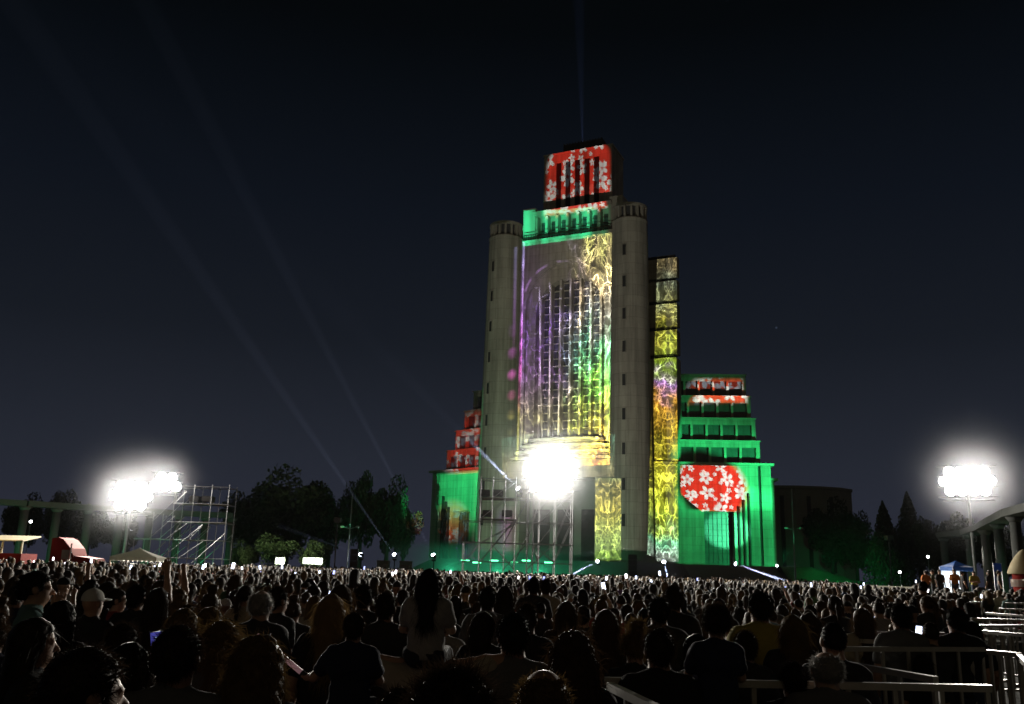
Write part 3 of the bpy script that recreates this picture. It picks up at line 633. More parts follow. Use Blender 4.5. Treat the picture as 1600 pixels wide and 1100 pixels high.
# far wing
PL = Vector((-17.0, 92.0, 6.4))
projector_lamp('far_wing_green', PL, LW(6, 0, 13), 2.0*K, plain_pic((0.03, 1.0, 0.28), 1.0, grad=(LW(6, 0, 3), LW(6, 0, 18), [(0, .12), (.3, .30), (.6, .75), (1, 1.0)]), circle=(LW(3.5, 0, 14), 9.0, 5.5)), [LW(-2, 0, 3.2), LW(-2, 0, 17.1), LW(12.3, 0, 17.1), LW(12.3, 0, 3.2)], soft=0.5)
projector_lamp('far_mass_green', PL, L2W(-14.5, 5.4, 18), 0.42*K, plain_pic((0.01, 1.0, 0.34), 1.0, grad=(L2W(-14, 5, 4), L2W(-14, 5, 33), [(0, .6), (.6, .7), (.8, .45), (1, .2)])), [L2W(-15.2, 5.4, 5), L2W(-12.8, 5.4, 5), L2W(-12.8, 5.4, 33), L2W(-15.2, 5.4, 33)])
projector_lamp('far_wing_flowers', PL, LW(6.5, 0, 9), 0.93*K, flower_pic(1.0, 0.5, 5.1, circle=(LW(6.8, 0, 9.2), 4.0, 2.4)), [LW(2, 0, 4), LW(12, 0, 4), LW(12, 0, 14), LW(2, 0, 14)], soft=0.6)
projector_lamp('far_tier_flowers', PL, LW(6, 3, 21), 1.18*K, flower_pic(1.0, 0.42, 2.2, circle=(LW(6.0, 3, 21.0), 5.8, 2.5)), [LW(-2, 2, 17.0), LW(12, 2, 17.0), LW(12, 5, 29), LW(-2, 5, 29)])

# ------------------------------------------------------------------ scaffolds, floodlights and stage gear
def zat(px, py, Y): return W(px, py, Y).z
def scaffold(label, Y, cols, levels, decks, braces, depth=2.2, group=None):
    """cols: (px, py of its top); levels: (px0, px1, py); braces: (px0, py0, px1, py1)"""
    X0 = W(sum(c[0] for c in cols)/len(cols), hor(800), Y).x
    t = thing('scaffold_tower', label, 'scaffold', (X0, Y, 0), 0, group)
    lx = lambda px: W(px, hor(px), Y).x-X0
    for dy in (0, depth):
        for px, py in cols:
            q = MB(); q.tube((lx(px), dy, 0), (lx(px), dy, zat(px, py, Y)), 0.035, n=6); q.build('pole', M['steel'], t)
        for a, b, py in levels:
            z = zat((a+b)/2, py, Y); q = MB(); q.tube((lx(a)-.1, dy-.05, z), (lx(b)+.1, dy-.05, z), 0.032, n=6); q.build('ledger', M['steel'], t)
        for a, p0, b, p1 in braces:
            q = MB(); q.tube((lx(a), dy-.10, max(0.05, zat(a, p0, Y))), (lx(b), dy-.10, max(0.05, zat(b, p1, Y))), 0.032, n=6); q.build('brace', M['steel'], t)
    for a, b, py in levels:
        z = zat((a+b)/2, py, Y)
        for k, (px, pt) in enumerate(cols):
            if a <= px <= b and zat(px, pt, Y) >= z-0.1: q = MB(); q.tube((lx(px)+.03, -.1, z-.06), (lx(px)+.03, depth+.1, z-.06), 0.03, n=6); q.build('cross_tube', M['steel'], t)
    for a, b, py in decks:
        z = zat((a+b)/2, py, Y); q = MB(); q.box(lx(a), lx(b), 0.1, depth-.1, z+0.04, z+0.10); q.build('deck', M['plank'], t)
    return t
mid_cols = [(722, 848), (747, 745), (766, 745), (786, 745), (803, 745), (823, 765), (832, 765), (841, 765), (866, 765), (893, 765)]
scaffold('large steel scaffold tower in front of the temple porch carrying a floodlight rack', 75.0, mid_cols,
         [(747, 893, 779), (747, 803, 748), (747, 803, 811), (722, 893, 816), (722, 893, 849), (722, 893, 879), (823, 893, 768)],
         [(749, 801, 780), (749, 801, 812), (825, 891, 769)],
         [(747, 880, 803, 811), (722, 879, 747, 849), (803, 879, 832, 818), (841, 849, 866, 818), (866, 879, 893, 818), (786, 848, 803, 815), (803, 815, 823, 779), (841, 879, 832, 849), (766, 849, 803, 890), (823, 849, 841, 780), (866, 849, 893, 780), (832, 849, 866, 879), (823, 816, 866, 768), (841, 816, 893, 772), (866, 768, 893, 812), (823, 890, 866, 849), (747, 811, 786, 780), (766, 779, 803, 749), (786, 890, 823, 849), (747, 849, 803, 818)])
left_cols = [(206, 842), (232, 800), (262, 762), (292, 757), (320, 757), (347, 757)]
scaffold('steel scaffold tower with long slanting braces beside the white tent', 86.0, left_cols,
         [(262, 347, 787), (262, 347, 760), (256, 347, 816), (206, 347, 843), (232, 347, 872)],
         [(263, 346, 788), (292, 346, 817)],
         [(232, 814, 262, 782), (229, 842, 266, 806), (256, 842, 286, 818), (254, 871, 311, 820), (293, 842, 311, 822), (278, 873, 314, 846), (262, 842, 276, 818), (232, 873, 256, 846), (300, 880, 347, 834), (262, 787, 280, 768)], depth=2.4)

def flood_rack(label, px, py, Y, cols, rows, pitch, mast, aimp, power, zbase=0.0, seed=0, added_smoke=9.0, thick=1.0):
    p = W(px, py, Y); yaw = math.atan2(aimp[0]-p.x, -(aimp[1]-p.y))
    t = thing('floodlight_rack', label, 'floodlight', (p.x, Y, zbase), yaw, 'floodlight racks facing the crowd')
    zc = p.z-zbase; w = cols*pitch; h = rows*pitch; rr = random.Random(seed)
    if mast:
        q = MB(); q.tube((0, 0.35, 0), (0, 0.35, zc+h/2), 0.16, 0.11, 10); q.build('mast', M['steel'], t)
    else:
        for sx in (-1, 1): q = MB(); q.bar((sx*w*0.38, 0.3, 0), (sx*w*0.38, 0.3, zc+h/2), 0.09, 0.09); q.build('stand', M['steel'], t)
    for r in range(rows+1):
        z = zc-h/2+pitch*r; q = MB(); q.bar((-w/2-.1, 0.27, z), (w/2+.1, 0.27, z), 0.07, 0.07); q.build('crossbar', M['steel'], t)
    q = MB(); q.bar((-w*.45, 0.0, zc-h/2-.35), (w*.45, 0.0, zc-h/2-.35), 0.10, 0.05); q.build('lower_bracket', M['steel'], t)
    for r in range(rows):
        nc = cols-(1 if (rows == 3 and r != 1) or (rows == 2 and r == 1) else 0)
        for c in range(nc):
            x = (c-(nc-1)/2)*pitch; z = zc+(r-(rows-1)/2)*pitch*.93
            tl = rr.uniform(-.08, .08); X = Matrix.Translation((x, 0, z)) @ Matrix.Rotation(R(90)+tl*.6, 4, 'X') @ Matrix.Rotation(tl, 4, 'Y'); s = pitch*0.5
            q = MB(X); q.lathe([(s, .13), (s*1.0, .05), (s*.62, -.22), (s*.3, -.30), (.01, -.30)], n=20); hd = q.build('lamp_head', M['black'], t, smooth=True)
            q = MB(X); q.lathe([(.001, .19), (s*.55, .17), (s*.95, .128)], n=20); q.build('lens', M['flood'], hd, smooth=True)
            q = MB(); q.bar((x-s-.02, .02, z-.05), (x-s-.02, .25, z-.05), .04, .04); q.bar((x-s-.04, .25, z-.09), (x+s+.04, .25, z-.09), .04, .04); q.bar((x+s+.02, .02, z-.05), (x+s+.02, .25, z-.05), .04, .04); q.build('bracket', M['steel'], hd)
    spot('flood_beam', (p.x, Y-1.0, p.z), aimp, power, (1.0, 0.94, 0.82), 172, 0.9, 0.45)
    q = MB(); Rs = added_smoke; q.lathe([(.01, -Rs)]+[(Rs*math.sin(math.pi*k/10), -Rs*math.cos(math.pi*k/10)) for k in range(1, 10)]+[(.01, Rs)], n=16)
    sm = q.build('added_smoke', smoke_mat('glare_cloud', GLARE_SMOKE*thick, 2.2, Rs, .3), kind='stuff'); sm.location = (p.x, Y-1.0, p.z)  # smoke ball added round the rack to stand in for lens glare
    return t
flood_rack('blazing white floodlight rack on top of the scaffold before the porch', 860, 739, 75.5, 5, 3, 0.92, False, (0, 10, 1), FLOOD*1.25, W(860, 768, 75).z+.1, 1)
flood_rack('blazing white floodlight rack on a mast above the white tent', 205, 775, 85.0, 4, 3, 0.92, True, (-6, 12, 1), FLOOD, 0, 2, 8.0, .85)
flood_rack('smaller white floodlight rack at the top corner of the braced scaffold', 260, 753, 86.5, 3, 2, 0.92, False, (-6, 12, 1), FLOOD*.6, W(260, 788, 86).z+.1, 3, 6.0, .9)
flood_rack('blazing white floodlight rack on a mast over the marquee', 1511, 752, 80.0, 5, 3, 0.92, True, (8, 12, 1), FLOOD, 0, 4, 9.0, 1.0)

# projectors on the decks
def projector(label, loc, yaw):
    t = thing('projector', label, 'projector', loc, yaw, 'projectors on the scaffold decks')
    q = MB(); q.box(-.45, .45, -.6, .6, .14, .62); q.box(-.40, .40, -.55, .55, .62, .66); q.build('casing', M['black'], t)
    q = MB(); q.tube((0, .6, .4), (0, .85, .4), .14, .16, 14); q.build('lens_barrel', M['black'], t)
    for sx in (-1, 1):
        q = MB(); q.box(sx*.36-.05, sx*.36+.05, -.5, .5, 0, .138); q.build('foot', M['steel'], t)
    return t
for i, (px, py, Y, lb) in enumerate(((757, 780, 76, 'black projector on the upper scaffold deck before the porch, by the outer poles'), (778, 780, 76, 'black projector on the upper scaffold deck before the porch, next to the inner bay'),
        (762, 812, 76, 'black projector on the lower scaffold deck before the porch, by the outer poles'), (792, 812, 76, 'black projector on the lower scaffold deck before the porch, next to the inner bay'),
        (305, 788, 87, 'black projector on the top deck of the braced scaffold by the tent'), (325, 788, 87, 'second black projector on the top deck of the braced scaffold'))):
    p = W(px, py, Y); projector(lb, (p.x, Y, p.z+.10), 0)

# moving-head beam lamps
SKY_BEAMS = []
def beam_lamp(label, loc, target, power, stand=0.0, color=(0.62, 0.70, 1.0), angle=1.9, lens=0.2):
    loc = Vector(loc); d = (Vector(target)-loc).normalized()
    t = thing('beam_lamp', label, 'stage light', (loc.x, loc.y, loc.z-0.55-stand), 0, 'moving head beam lamps round the square')
    if stand:
        q = MB(); q.tube((0, 0, 0), (0, 0, stand), .06, n=8); q.box(-.4, .4, -.3, .3, 0, .04); q.build('stand', M['black'], t)
    q = MB(); q.box(-.22, .22, -.2, .2, stand, stand+.16); q.build('base', M['black'], t)
    q = MB(); q.box(-.24, -.19, -.07, .07, stand+.16, stand+.62); q.box(.19, .24, -.07, .07, stand+.16, stand+.62); q.box(-.19, .19, -.07, .07, stand+.161, stand+.2); q.build('yoke', M['black'], t)
    c = Vector((0, 0, stand+.55)); q = MB(); q.tube(c-d*.25, c+d*.22, .14, .18, 16); hd = q.build('head', M['black'], t)
    x = d.orthogonal().normalized(); y = d.cross(x); q = MB(); e = c+d*.225
    q.add([e+d*.08]+[e+x*lens*math.cos(k*.5236)+y*lens*math.sin(k*.5236) for k in range(12)], [(0, 1+k, 1+(k+1) % 12) for k in range(12)])
    q.build('lens', M['lens'], hd, smooth=True)
    o = spot('beam', loc+d*.45, target, power, color, angle, 0.35, 0.05)
    if d.z > 0.02: SKY_BEAMS.append(o)
def beam_px(label, px, py, Y, tx, ty, TY, power, stand=0.0, **k):
    beam_lamp(label, W(px, py, Y), W(tx, ty, TY), power, stand, **k)
beam_px('beam lamp on a stand near the green lit truss, throwing a low flat beam', 565, 867, 98, 360, 795, 128, BEAM*.8, 1.8)
beam_px('beam lamp on a stand between the two pale cabins, beam rising over the trees', 617, 868, 102, 470, 655, 84, BEAM, 1.8)
beam_px('beam lamp on a stand before the flowery wing, beam rising steeply', 678, 869, 102, 590, 700, 92, BEAM, 1.8)
beam_px('beam lamp on the podium steps beside the scaffold, pointing down at the crowd', 935, 876, 113, 893, 898, 108, BEAM*.035, 0)
beam_px('beam lamp on the podium before the bright side mass, pointing straight down', 1037, 877, 112.5, 1044, 903, 107, BEAM*.03, 0)
beam_px('beam lamp on the podium before the grille door, fanning down over the bank', 1147, 880, 112.5, 1235, 911, 106, BEAM*.07, 0, angle=3.2)
beam_px('small added beam lamp on the top deck of the scaffold before the porch, aimed skyward', 812, 700+66, 76.5, 590, 545, 70, BEAM*.10, 0, angle=5.0)  # lamp added for the pale streak beside the flood rack
_b = L2W(-1.0, 8.45, 68.3); beam_lamp('sky beam lamp tucked behind the roof screen of the temple', _b, _b+Vector((-2.0, 0, 60)), BEAM*.5, 0, color=(.3, .42, 1.0), angle=4.5)

# stage fog lying along the foot of the steps
q = MB(); q.box(-30, 30, -7, 7, -2.6, 2.6); fg = q.build('added_smoke', smoke_mat('stage_fog', FOG, 1, 1, .16, box=(30, 7, 2.6)), kind='stuff'); fg.location = (8, 108.5, 2.9); fg.rotation_euler = (0, 0, -R(8))
# masts for the two low projectors
for loc, lb in ((PL, 'dark projector on a slim mast near the flowery wing'), (PG, 'dark projector on a slim mast in the crowd before the grille door')):
    t = thing('projector_mast', lb, 'projector', (loc.x, loc.y-.75, 0)); q = MB(); q.tube((0, 0, 0), (0, 0, loc.z-.26), .07, n=8); q.build('mast', M['black'], t)
    q = MB(); q.box(-.3, .3, -.5, .45, loc.z-.25, loc.z+.2); cs = q.build('casing', M['black'], t); q = MB(); q.tube((0, .45, loc.z), (0, .65, loc.z), .1, .12, 12); q.build('lens_barrel', M['black'], cs)

# speaker stack on the steps, green LED battens
def speaker_stack(label, p, n, w=.8):
    t = thing('speaker_stack', label, 'loudspeaker', p)
    for k in range(n):
        q = MB(); q.box(-w/2, w/2, -.35, .35, k*.62, k*.62+.6); c = q.build('cabinet', M['black'], t)
        q = MB(); q.box(-w/2+.05, w/2-.05, -.365, -.352, k*.62+.06, k*.62+.54); q.build('speaker_grille', M['dark'], c)
speaker_stack('tall black loudspeaker stack at the foot of the temple pier', (W(988, 890, 109).x, 109, 1.1), 5, 1.0)
speaker_stack('loudspeaker stack lit green beside the low beam lamp', (W(553, 880, 97).x, 97, 0), 6)
for i, px in enumerate((727, 745, 772, 803, 822, 857)):
    p = W(px, 879 if i % 2 else 876, 111)
    t = thing('led_batten', 'green glowing LED batten on the podium steps behind the scaffold', 'stage light', (p.x, 111.0, p.z-.1), 0, 'green LED battens on the podium steps')
    q = MB(); q.box(-.55, .55, -.09, .09, 0, .2); q.build('casing', M['black'], t)
    q = MB(); q.box(-.5, .5, -.115, -.092, .04, .17); q.build('led_strip', M['greenled'], t)
for x in (-6.5, -1.0, 4.0): spot('batten_glow', (x, 107.0, 1.6), (x, 113, 1.8), 0.012*K, (0.05, 1.0, 0.42), 140, 0.6, 0.3)
projector_lamp('porch_magenta', Vector((-9.0, 88.0, 1.5)), L2W(-7.4, -3.3, 8), 0.30*K, lambda b, U, V, uv: b.ramp(b.m('MULTIPLY_ADD', U, .19, .5), [(0, (.9, .2, .1)), (.2, (.3, .12, .9)), (.5, (.7, .1, .8)), (.8, (.9, .15, .45)), (1, (1, .25, .1))]), [L2W(-9.3, -3.3, 3.6), L2W(-5.6, -3.3, 3.6), L2W(-5.6, -3.3, 11), L2W(-9.3, -3.3, 11)], soft=1.5)
light_projectors()

# ------------------------------------------------------------------ colonnade round the square
def colonnade(label, pts, Hc=6.6):
    P0 = Vector((pts[0][0], pts[0][1], 0)); t = thing('colonnade', label, 'colonnade', P0)
    ps = [Vector((x, y, 0))-P0 for x, y in pts]
    for p in ps:
        q = MB(); q.tube(p, p+Vector((0, 0, Hc-.55)), .38, .34, 16); c = q.build('column', M['dimwall'], t, smooth=True)
        q = MB(); q.tube(p+Vector((0, 0, Hc-.56)), p+Vector((0, 0, Hc-.2)), .34, .6, 16); q.build('capital', M['dimwall'], c, smooth=True)
    for a, b in zip(ps[:-1], ps[1:]):
        q = MB(); q.bar(a+Vector((0, 0, Hc+.05)), b+Vector((0, 0, Hc+.05)), 1.5, .5); q.build('roof_beam', M['dimwall'], t)
lp = []
for px, Y in ((-25, 81), (28, 82.5), (79, 84.5), (129, 86.5), (179, 88.5), (226, 90.5), (272, 92), (314, 93), (356, 94)):
    lp.append((W(px, hor(px), Y).x, Y))
colonnade('curved colonnade of round columns lit dim green behind the white tent', lp)
rp_ = [(W(px, hor(px), Y).x, Y) for px, Y in ((1480, 92), (1520, 86), (1546, 77), (1568, 68), (1596, 60), (1640, 54))]
colonnade('curved colonnade of tall round columns lit dim green behind the dome kiosk', rp_)
for i, (x, y) in enumerate(lp[0:9:2]): spot('column_glow', (x+.3, y-6.5, .5), (x, y, 4.2), 0.0035*K, (0.06, 1.0, 0.40), 110, 0.5, 0.1)
for (x, y) in rp_[1:5:2]: spot('column_glow', (x-4, y-4.5, .5), (x, y, 3.5), 0.0028*K, (0.10, 0.8, 0.42), 100, 0.5, 0.1)

# distant hall behind the bank
bh = thing('hall', 'low dark curved hall with a flat roof behind the grassy bank', 'building', (W(1275, 900, 172).x, 172, 0))
hp = [(-8.6, -1.5), (-4, -2.6), (1, -2.4), (5, -1), (8.2, 1.6), (9.2, 5), (9.2, 14), (-8.6, 14)]
q = MB(); q.prism(hp, 0, 18.4); hw_ = q.build('wall', M['wallgreen'], bh)
q = MB(); q.prism([(x*1.03, y*1.03 if y > 0 else y-.3) for x, y in hp], 18.4, 18.9); q.build('roof', M['wallgreen'], bh)
for x, y in ((-6.4, -2.05), (-1.5, -2.5), (3.0, -1.75)): q = MB(); q.box(x-.35, x+.35, y-.1, y+.6, 3, 17); q.build('slot_window', M['dark'], hw_)

# ------------------------------------------------------------------ trees
def make_crown(kind, seed, n):
    r = np.random.default_rng(seed)
    if kind == 'conifer':
        h = r.random(n)**0.8; rad = (1-h)**.85*0.5*(0.72+0.28*np.sin(h*23+np.floor(r.random(n)*5)*1.9)); a = r.random(n)*6.283; rr = rad*np.sqrt(r.random(n)*.75+.25)
        c = np.stack([rr*np.cos(a), rr*np.sin(a), 0.10+h*0.90], 1)
    else:
        m = 26; cc = r.normal(size=(m, 3)); cc /= np.linalg.norm(cc, axis=1)[:, None]; cc *= (r.random((m, 1))**.4)*np.array([.36, .36, .30]); cc[:, 2] += .64
        sz = .09+.10*r.random(m); k = r.integers(0, m, n); d = r.normal(size=(n, 3)); d /= np.linalg.norm(d, axis=1)[:, None]
        c = cc[k]+d*(sz[k]*(r.random(n)**.35))[:, None]
    s = (0.010+.010*r.random(n))*(1.25 if kind == 'conifer' else 1.5)
    u = r.normal(size=(n, 3)); u /= np.linalg.norm(u, axis=1)[:, None]; w = r.normal(size=(n, 3)); v = np.cross(u, w); v /= np.linalg.norm(v, axis=1)[:, None]
    V = np.stack([c-u*s[:, None], c-v*s[:, None]*.6, c+u*s[:, None], c+v*s[:, None]*.6], 1).reshape(-1, 3)
    return V, np.arange(4*n).reshape(-1, 4)
CROWNS = {}
for kind, sd in (('round', 1), ('round', 2), ('round', 3), ('conifer', 4), ('conifer', 5)):
    V, Q = make_crown(kind, sd, 9000); CROWNS.setdefault(kind, []).append((V, Q))
def tree(label, px, top, wpx, Y, kind, v, light=False, group='dark trees round the square'):
    p = W(px, hor(px), Y); H = W(px, top, Y).z; wd_ = wpx/FPX*Y
    t = thing('conifer_tree' if kind == 'conifer' else 'broadleaf_tree', label, 'tree', (p.x, Y, 0), 0, group)
    tr = MB(); th = H*.5; tr.tube((0, 0, 0), (.05*H*.2, 0, th), H*.022+.08, H*.012+.04, 9)
    for k in range(5):
        a = k*1.3+v; tr.tube((.005*H, 0, th*(.62+.09*k)), (wd_*.25*math.cos(a), wd_*.25*math.sin(a), th*(1.0+.12*k)), H*.009+.03, H*.003+.01, 6)
    tr.build('trunk', M['bark'], t, smooth=True)
    V, Q = CROWNS[kind][v % len(CROWNS[kind])]; a = px*.7
    rot = np.array([[math.cos(a), -math.sin(a), 0], [math.sin(a), math.cos(a), 0], [0, 0, 1]])
    sc = np.array([wd_, wd_, H]) if kind == 'conifer' else np.array([wd_/.86, wd_/.86, H*1.02])
    me = mesh_from_arrays('crown', (V@rot.T)*sc, Q, [M['leaf2'] if light else M['leaf']], smooth=False)
    o = bpy.data.objects.new('crown', me); COL.objects.link(o); o.parent = t
for a in (
    ('rounded dark tree beyond the colonnade, outermost of the row', 28, 776, 62, 150, 'round', 0), ('rounded dark tree beyond the colonnade, second of the row', 84, 772, 56, 150, 'round', 1),
    ('low dark tree beyond the colonnade, between the rounded ones and the mast', 135, 792, 60, 150, 'round', 2), ('low dark tree behind the mast with the white tent', 180, 800, 60, 150, 'round', 0),
    ('spreading dark tree just behind the braced scaffold', 385, 776, 90, 130, 'round', 1), ('great domed dark tree, the biggest beside the braced scaffold', 446, 741, 140, 120, 'round', 0),
    ('dark tree between the domed one and the lamp post', 512, 772, 70, 124, 'round', 2), ('tall narrow dark tree behind the lamp post', 559, 742, 62, 126, 'round', 2),
    ('dark tree next to the tall narrow one, a little shorter', 602, 752, 74, 124, 'round', 0), ('bushy dark tree behind the pale cabins', 628, 788, 52, 128, 'round', 1),
   
    ('broad dark tree before the curved hall', 1302, 785, 84, 150, 'round', 0), ('dark tree at the end of the curved hall', 1340, 806, 50, 148, 'round', 1),
    ('pointed dark conifer between the hall and the big mast', 1387, 784, 84, 118, 'conifer', 0), ('taller pointed conifer nearer the big mast', 1427, 770, 90, 120, 'conifer', 1),
    ('low dark tree in front of the pointed conifers', 1367, 838, 62, 140, 'round', 2), ('low dark tree below the taller conifer', 1412, 832, 62, 135, 'round', 0),
    ('dark tree just beside the big mast', 1462, 815, 60, 112, 'round', 1), ('dark tree right behind the big mast', 1508, 806, 70, 120, 'round', 2), ('dark tree behind the tall columns', 1560, 815, 90, 110, 'round', 0)):
    tree(*a)
tree('pale green bush lit from below beside the lit panel', 430, 838, 66, 103, 'round', 1, True); tree('pale green bush lit from below, close to the green speaker stack', 492, 846, 56, 103, 'round', 2, True); tree('dim bush beside the braced scaffold', 382, 848, 50, 104, 'round', 0, True)
spot('bush_glow', W(437, 880, 97)+Vector((0, 0, .3)), W(440, 850, 104), 0.014*K, (0.85, 1.0, 0.6), 120, .5, .3)
spot('bush_glow', W(492, 882, 97)+Vector((0, 0, .3)), W(492, 850, 104), 0.008*K, (0.85, 1.0, 0.65), 120, .5, .3)

# ------------------------------------------------------------------ lamp posts, cabins, tents, trucks, stalls
def lamp_post(label, px, base_px, top, Y, arm):
    p = W(base_px, hor(base_px), Y); H = W(px, top, Y).z; zl = W(px, arm, Y).z
    t = thing('lamp_post', label, 'lamp post', (p.x, Y, 0))
    q = MB(); q.tube((0, 0, 0), (0, 0, H), .09, .05, 8); q.build('pole', M['steel'], t)
    for s in (-1, 1):
        q = MB(); q.tube((0, 0, zl), (s*.75, -.1, zl+.18), .035, n=6); a_ = q.build('arm', M['steel'], t)
        q = MB(); q.lathe([(.02, .12), (.2, .08), (.24, 0), (.16, -.1), (.02, -.13)], (s*.85, -.1, zl+.2), 12); q.build('lamp_head', M['trim'], a_, smooth=True)
lamp_post('thin lamp post lit green in front of the dark conifers', 547, 543, 772, 100, 826); lamp_post('thin lamp post lit green above the grassy bank', 1239, 1243, 764, 104, 828)
spot('post_glow', W(549, 868, 94), W(546, 800, 100), 0.012*K, (.05, 1, .35), 34, .4, .1); spot('post_glow', W(1225, 880, 100), W(1240, 815, 104), 0.008*K, (.05, 1, .35), 40, .4, .1)
for px, lb in ((599, 'pale portable cabin behind the crowd, closer to the green speaker stack'), (634, 'pale portable cabin behind the crowd, closer to the temple')):
    p = W(px, hor(px), 100); t = thing('portable_cabin', lb, 'cabin', (p.x, 100, 0), 0, 'pale cabins behind the crowd')
    q = MB(); q.box(-.62, .62, -.62, .62, .1, 2.5); q.box(-.5, -.4, -.6, .6, 0, .098); q.box(.4, .5, -.6, .6, 0, .098); b_ = q.build('body', M['white'], t)
    q = MB(); q.box(-.42, .42, -.66, -.622, .2, 2.2); d_ = q.build('door', M['step'], t); q = MB(); q.box(.26, .34, -.70, -.662, 1.1, 1.22); q.build('handle', M['steel'], d_)
    q = MB(); q.box(-.66, .66, -.66, .66, 2.5, 2.62); q.build('roof', M['white'], t)
def tent(label, px, Y, apex, eave, wpx, mroof, group=None, lit=False, walls=False):
    p = W(px, hor(px), Y); hw = wpx/FPX*Y/2; ze = W(px, eave, Y).z; za = W(px, apex, Y).z
    t = thing('tent', label, 'tent', (p.x, Y, 0), R(8), group); q = MB(); n = 8; vs = []; fs = []
    for k in range(n+1):                                             # pagoda roof, its sides sagging
        u = k/n; s = hw*(1-u)**1.25 + .02; z = ze+(za-ze)*u
        vs += [(-s, -s, z), (s, -s, z), (s, s, z), (-s, s, z)]
    for k in range(n):
        for i in range(4): fs.append((4*k+i, 4*k+(i+1) % 4, 4*k+4+(i+1) % 4, 4*k+4+i))
    q.add(vs, fs); rf = q.build('roof', mroof, t)
    q = MB()
    for i in range(4):
        a = [(-hw, -hw), (hw, -hw), (hw, hw), (-hw, hw)][i]; b_ = [(-hw, -hw), (hw, -hw), (hw, hw), (-hw, hw)][(i+1) % 4]; m_ = 10
        for k in range(m_):
            x0, y0 = a[0]+(b_[0]-a[0])*k/m_, a[1]+(b_[1]-a[1])*k/m_; x1, y1 = a[0]+(b_[0]-a[0])*(k+1)/m_, a[1]+(b_[1]-a[1])*(k+1)/m_
            dz = .22; q.add([(x0*1.005, y0*1.005, ze), (x1*1.005, y1*1.005, ze), (x1*1.005, y1*1.005, ze-dz), ((x0+x1)/2*1.005, (y0+y1)/2*1.005, ze-dz-.07), (x0*1.005, y0*1.005, ze-dz)], [(0, 1, 2, 3, 4)])
    q.build('valance', mroof, rf)
    for sx in (-1, 1):
        for sy in (-1, 1): q = MB(); q.tube((sx*hw*.97, sy*hw*.97, 0), (sx*hw*.97, sy*hw*.97, ze), .035, n=6); q.build('leg', M['steel'], t)
    if lit:
        q = MB(); q.box(-hw*.9, hw*.9, hw*.9, hw*.93, .9, ze-.25); q.build('lit_panel', M['panel_glow'], t)
    return t
tent('white pagoda tent with a peaked roof at the back of the crowd', 217, 62, 856, 870.5, 66, M['white'])
tent('marquee with blue light coloured into its roof and a lit white back panel', 1496, 62, 876, 886, 34, M['blue'], lit=True)  # blue light on white canvas is put into the roof colour
spot('tent_glow', W(1496, 886, 62)+Vector((0, 0, -.2)), W(1496, 886, 62)+Vector((0, 0, -3)), 0.002*K, (.8, .9, 1), 150, .5, .2)
def lit_box(label, px, w, y0, y1, Y):
    p = W(px, hor(px), Y); hw = w/FPX*Y/2; t = thing('glow_panel', label, 'screen', (p.x, Y, 0)); za, zb = max(.3, W(px, y1, Y).z), W(px, y0, Y).z
    q = MB(); q.box(-hw, hw, 0, .12, za, zb); q.build('frame', M['black'], t); q = MB(); q.box(-hw+.06, hw-.06, -.02, -.002, za+.06, zb-.06); q.build('panel', M['panel_glow'], t)  # panel emits its own white glow
    for s in (-1, 1): q = MB(); q.box(s*hw*.8-.04, s*hw*.8+.04, .02, .1, 0, za-.002); q.build('leg', M['black'], t)
lit_box('small glowing white panel under the lit bush', 437, 15, 871, 882, 98); lit_box('wide glowing white panel between the two lit bushes', 488, 31, 871, 882, 98)
def banner(label, px, Y, w, y0, y1, m):
    p = W(px, hor(px), Y); hw = w/FPX*Y/2; t = thing('banner', label, 'banner', (p.x, Y, 0)); q = MB(); q.box(-hw, hw, -.02, .02, W(px, y1, Y).z, W(px, y0, Y).z); q.build('cloth', m, t)
    for s in (-1, 1): q = MB(); q.tube((s*(hw+.03), 0, 0), (s*(hw+.03), 0, W(px, y0, Y).z), .025, n=6); q.build('pole', M['steel'], t)
banner('small blue banner between poles near the tall columns', 1561, 52, 11, 880, 893, M['blue'])
# red lorry with a rounded roof fairing, seen from its side
tp = W(104, hor(104), 74); t = thing('lorry', 'red bonneted lorry with a rounded roof fairing behind the crowd', 'lorry', (tp.x, 74, 0), R(-6)); t.scale = (.88, .88, .94)
q = MB(); prof = [(-.9, 1.0), (1.3, 1.0), (1.3, 2.35), (1.0, 2.9), (.62, 3.25), (.2, 3.62), (-.3, 3.78), (-.9, 3.7)]
q.add([(x, -1.15, z) for x, z in prof]+[(x, 1.15, z) for x, z in prof], [tuple(range(8)), tuple(range(15, 7, -1))]+[(i, i+8, (i+1) % 8+8, (i+1) % 8) for i in range(8)]); cb = q.build('cab', M['red'], t)
q = MB(); q.box(.2, 1.0, -1.165, -1.152, 2.0, 2.75); q.build('side_window', M['glass'], cb)
q = MB(); prof = [(1.305, .9), (3.3, .9), (3.35, 1.7), (3.1, 2.1), (1.305, 2.3)]
q.add([(x, -1.0, z) for x, z in prof]+[(x, 1.0, z) for x, z in prof], [tuple(range(5)), tuple(range(9, 4, -1))]+[(i, i+5, (i+1) % 5+5, (i+1) % 5) for i in range(5)]); q.build('bonnet', M['red'], t)
q = MB(); q.box(-4.5, -.95, -1.15, 1.15, 1.05, 1.35); q.build('chassis', M['red'], t)
for y in (-1.12, .82):
    for x in (2.6, -1.7, -3.2):
        q = MB(); q.tube((x, y, .5), (x, y+.3, .5), .5, n=18); wh = q.build('wheel', M['tyre'], t); q = MB(); q.tube((x, y-.02, .5), (x, y+.32, .5), .24, n=12); q.build('rim', M['chrome'], wh)
q = MB(); q.tube((1.1, -1.25, 1.2), (1.1, -1.25, 3.3), .07, n=8); q.build('exhaust_stack', M['chrome'], t)
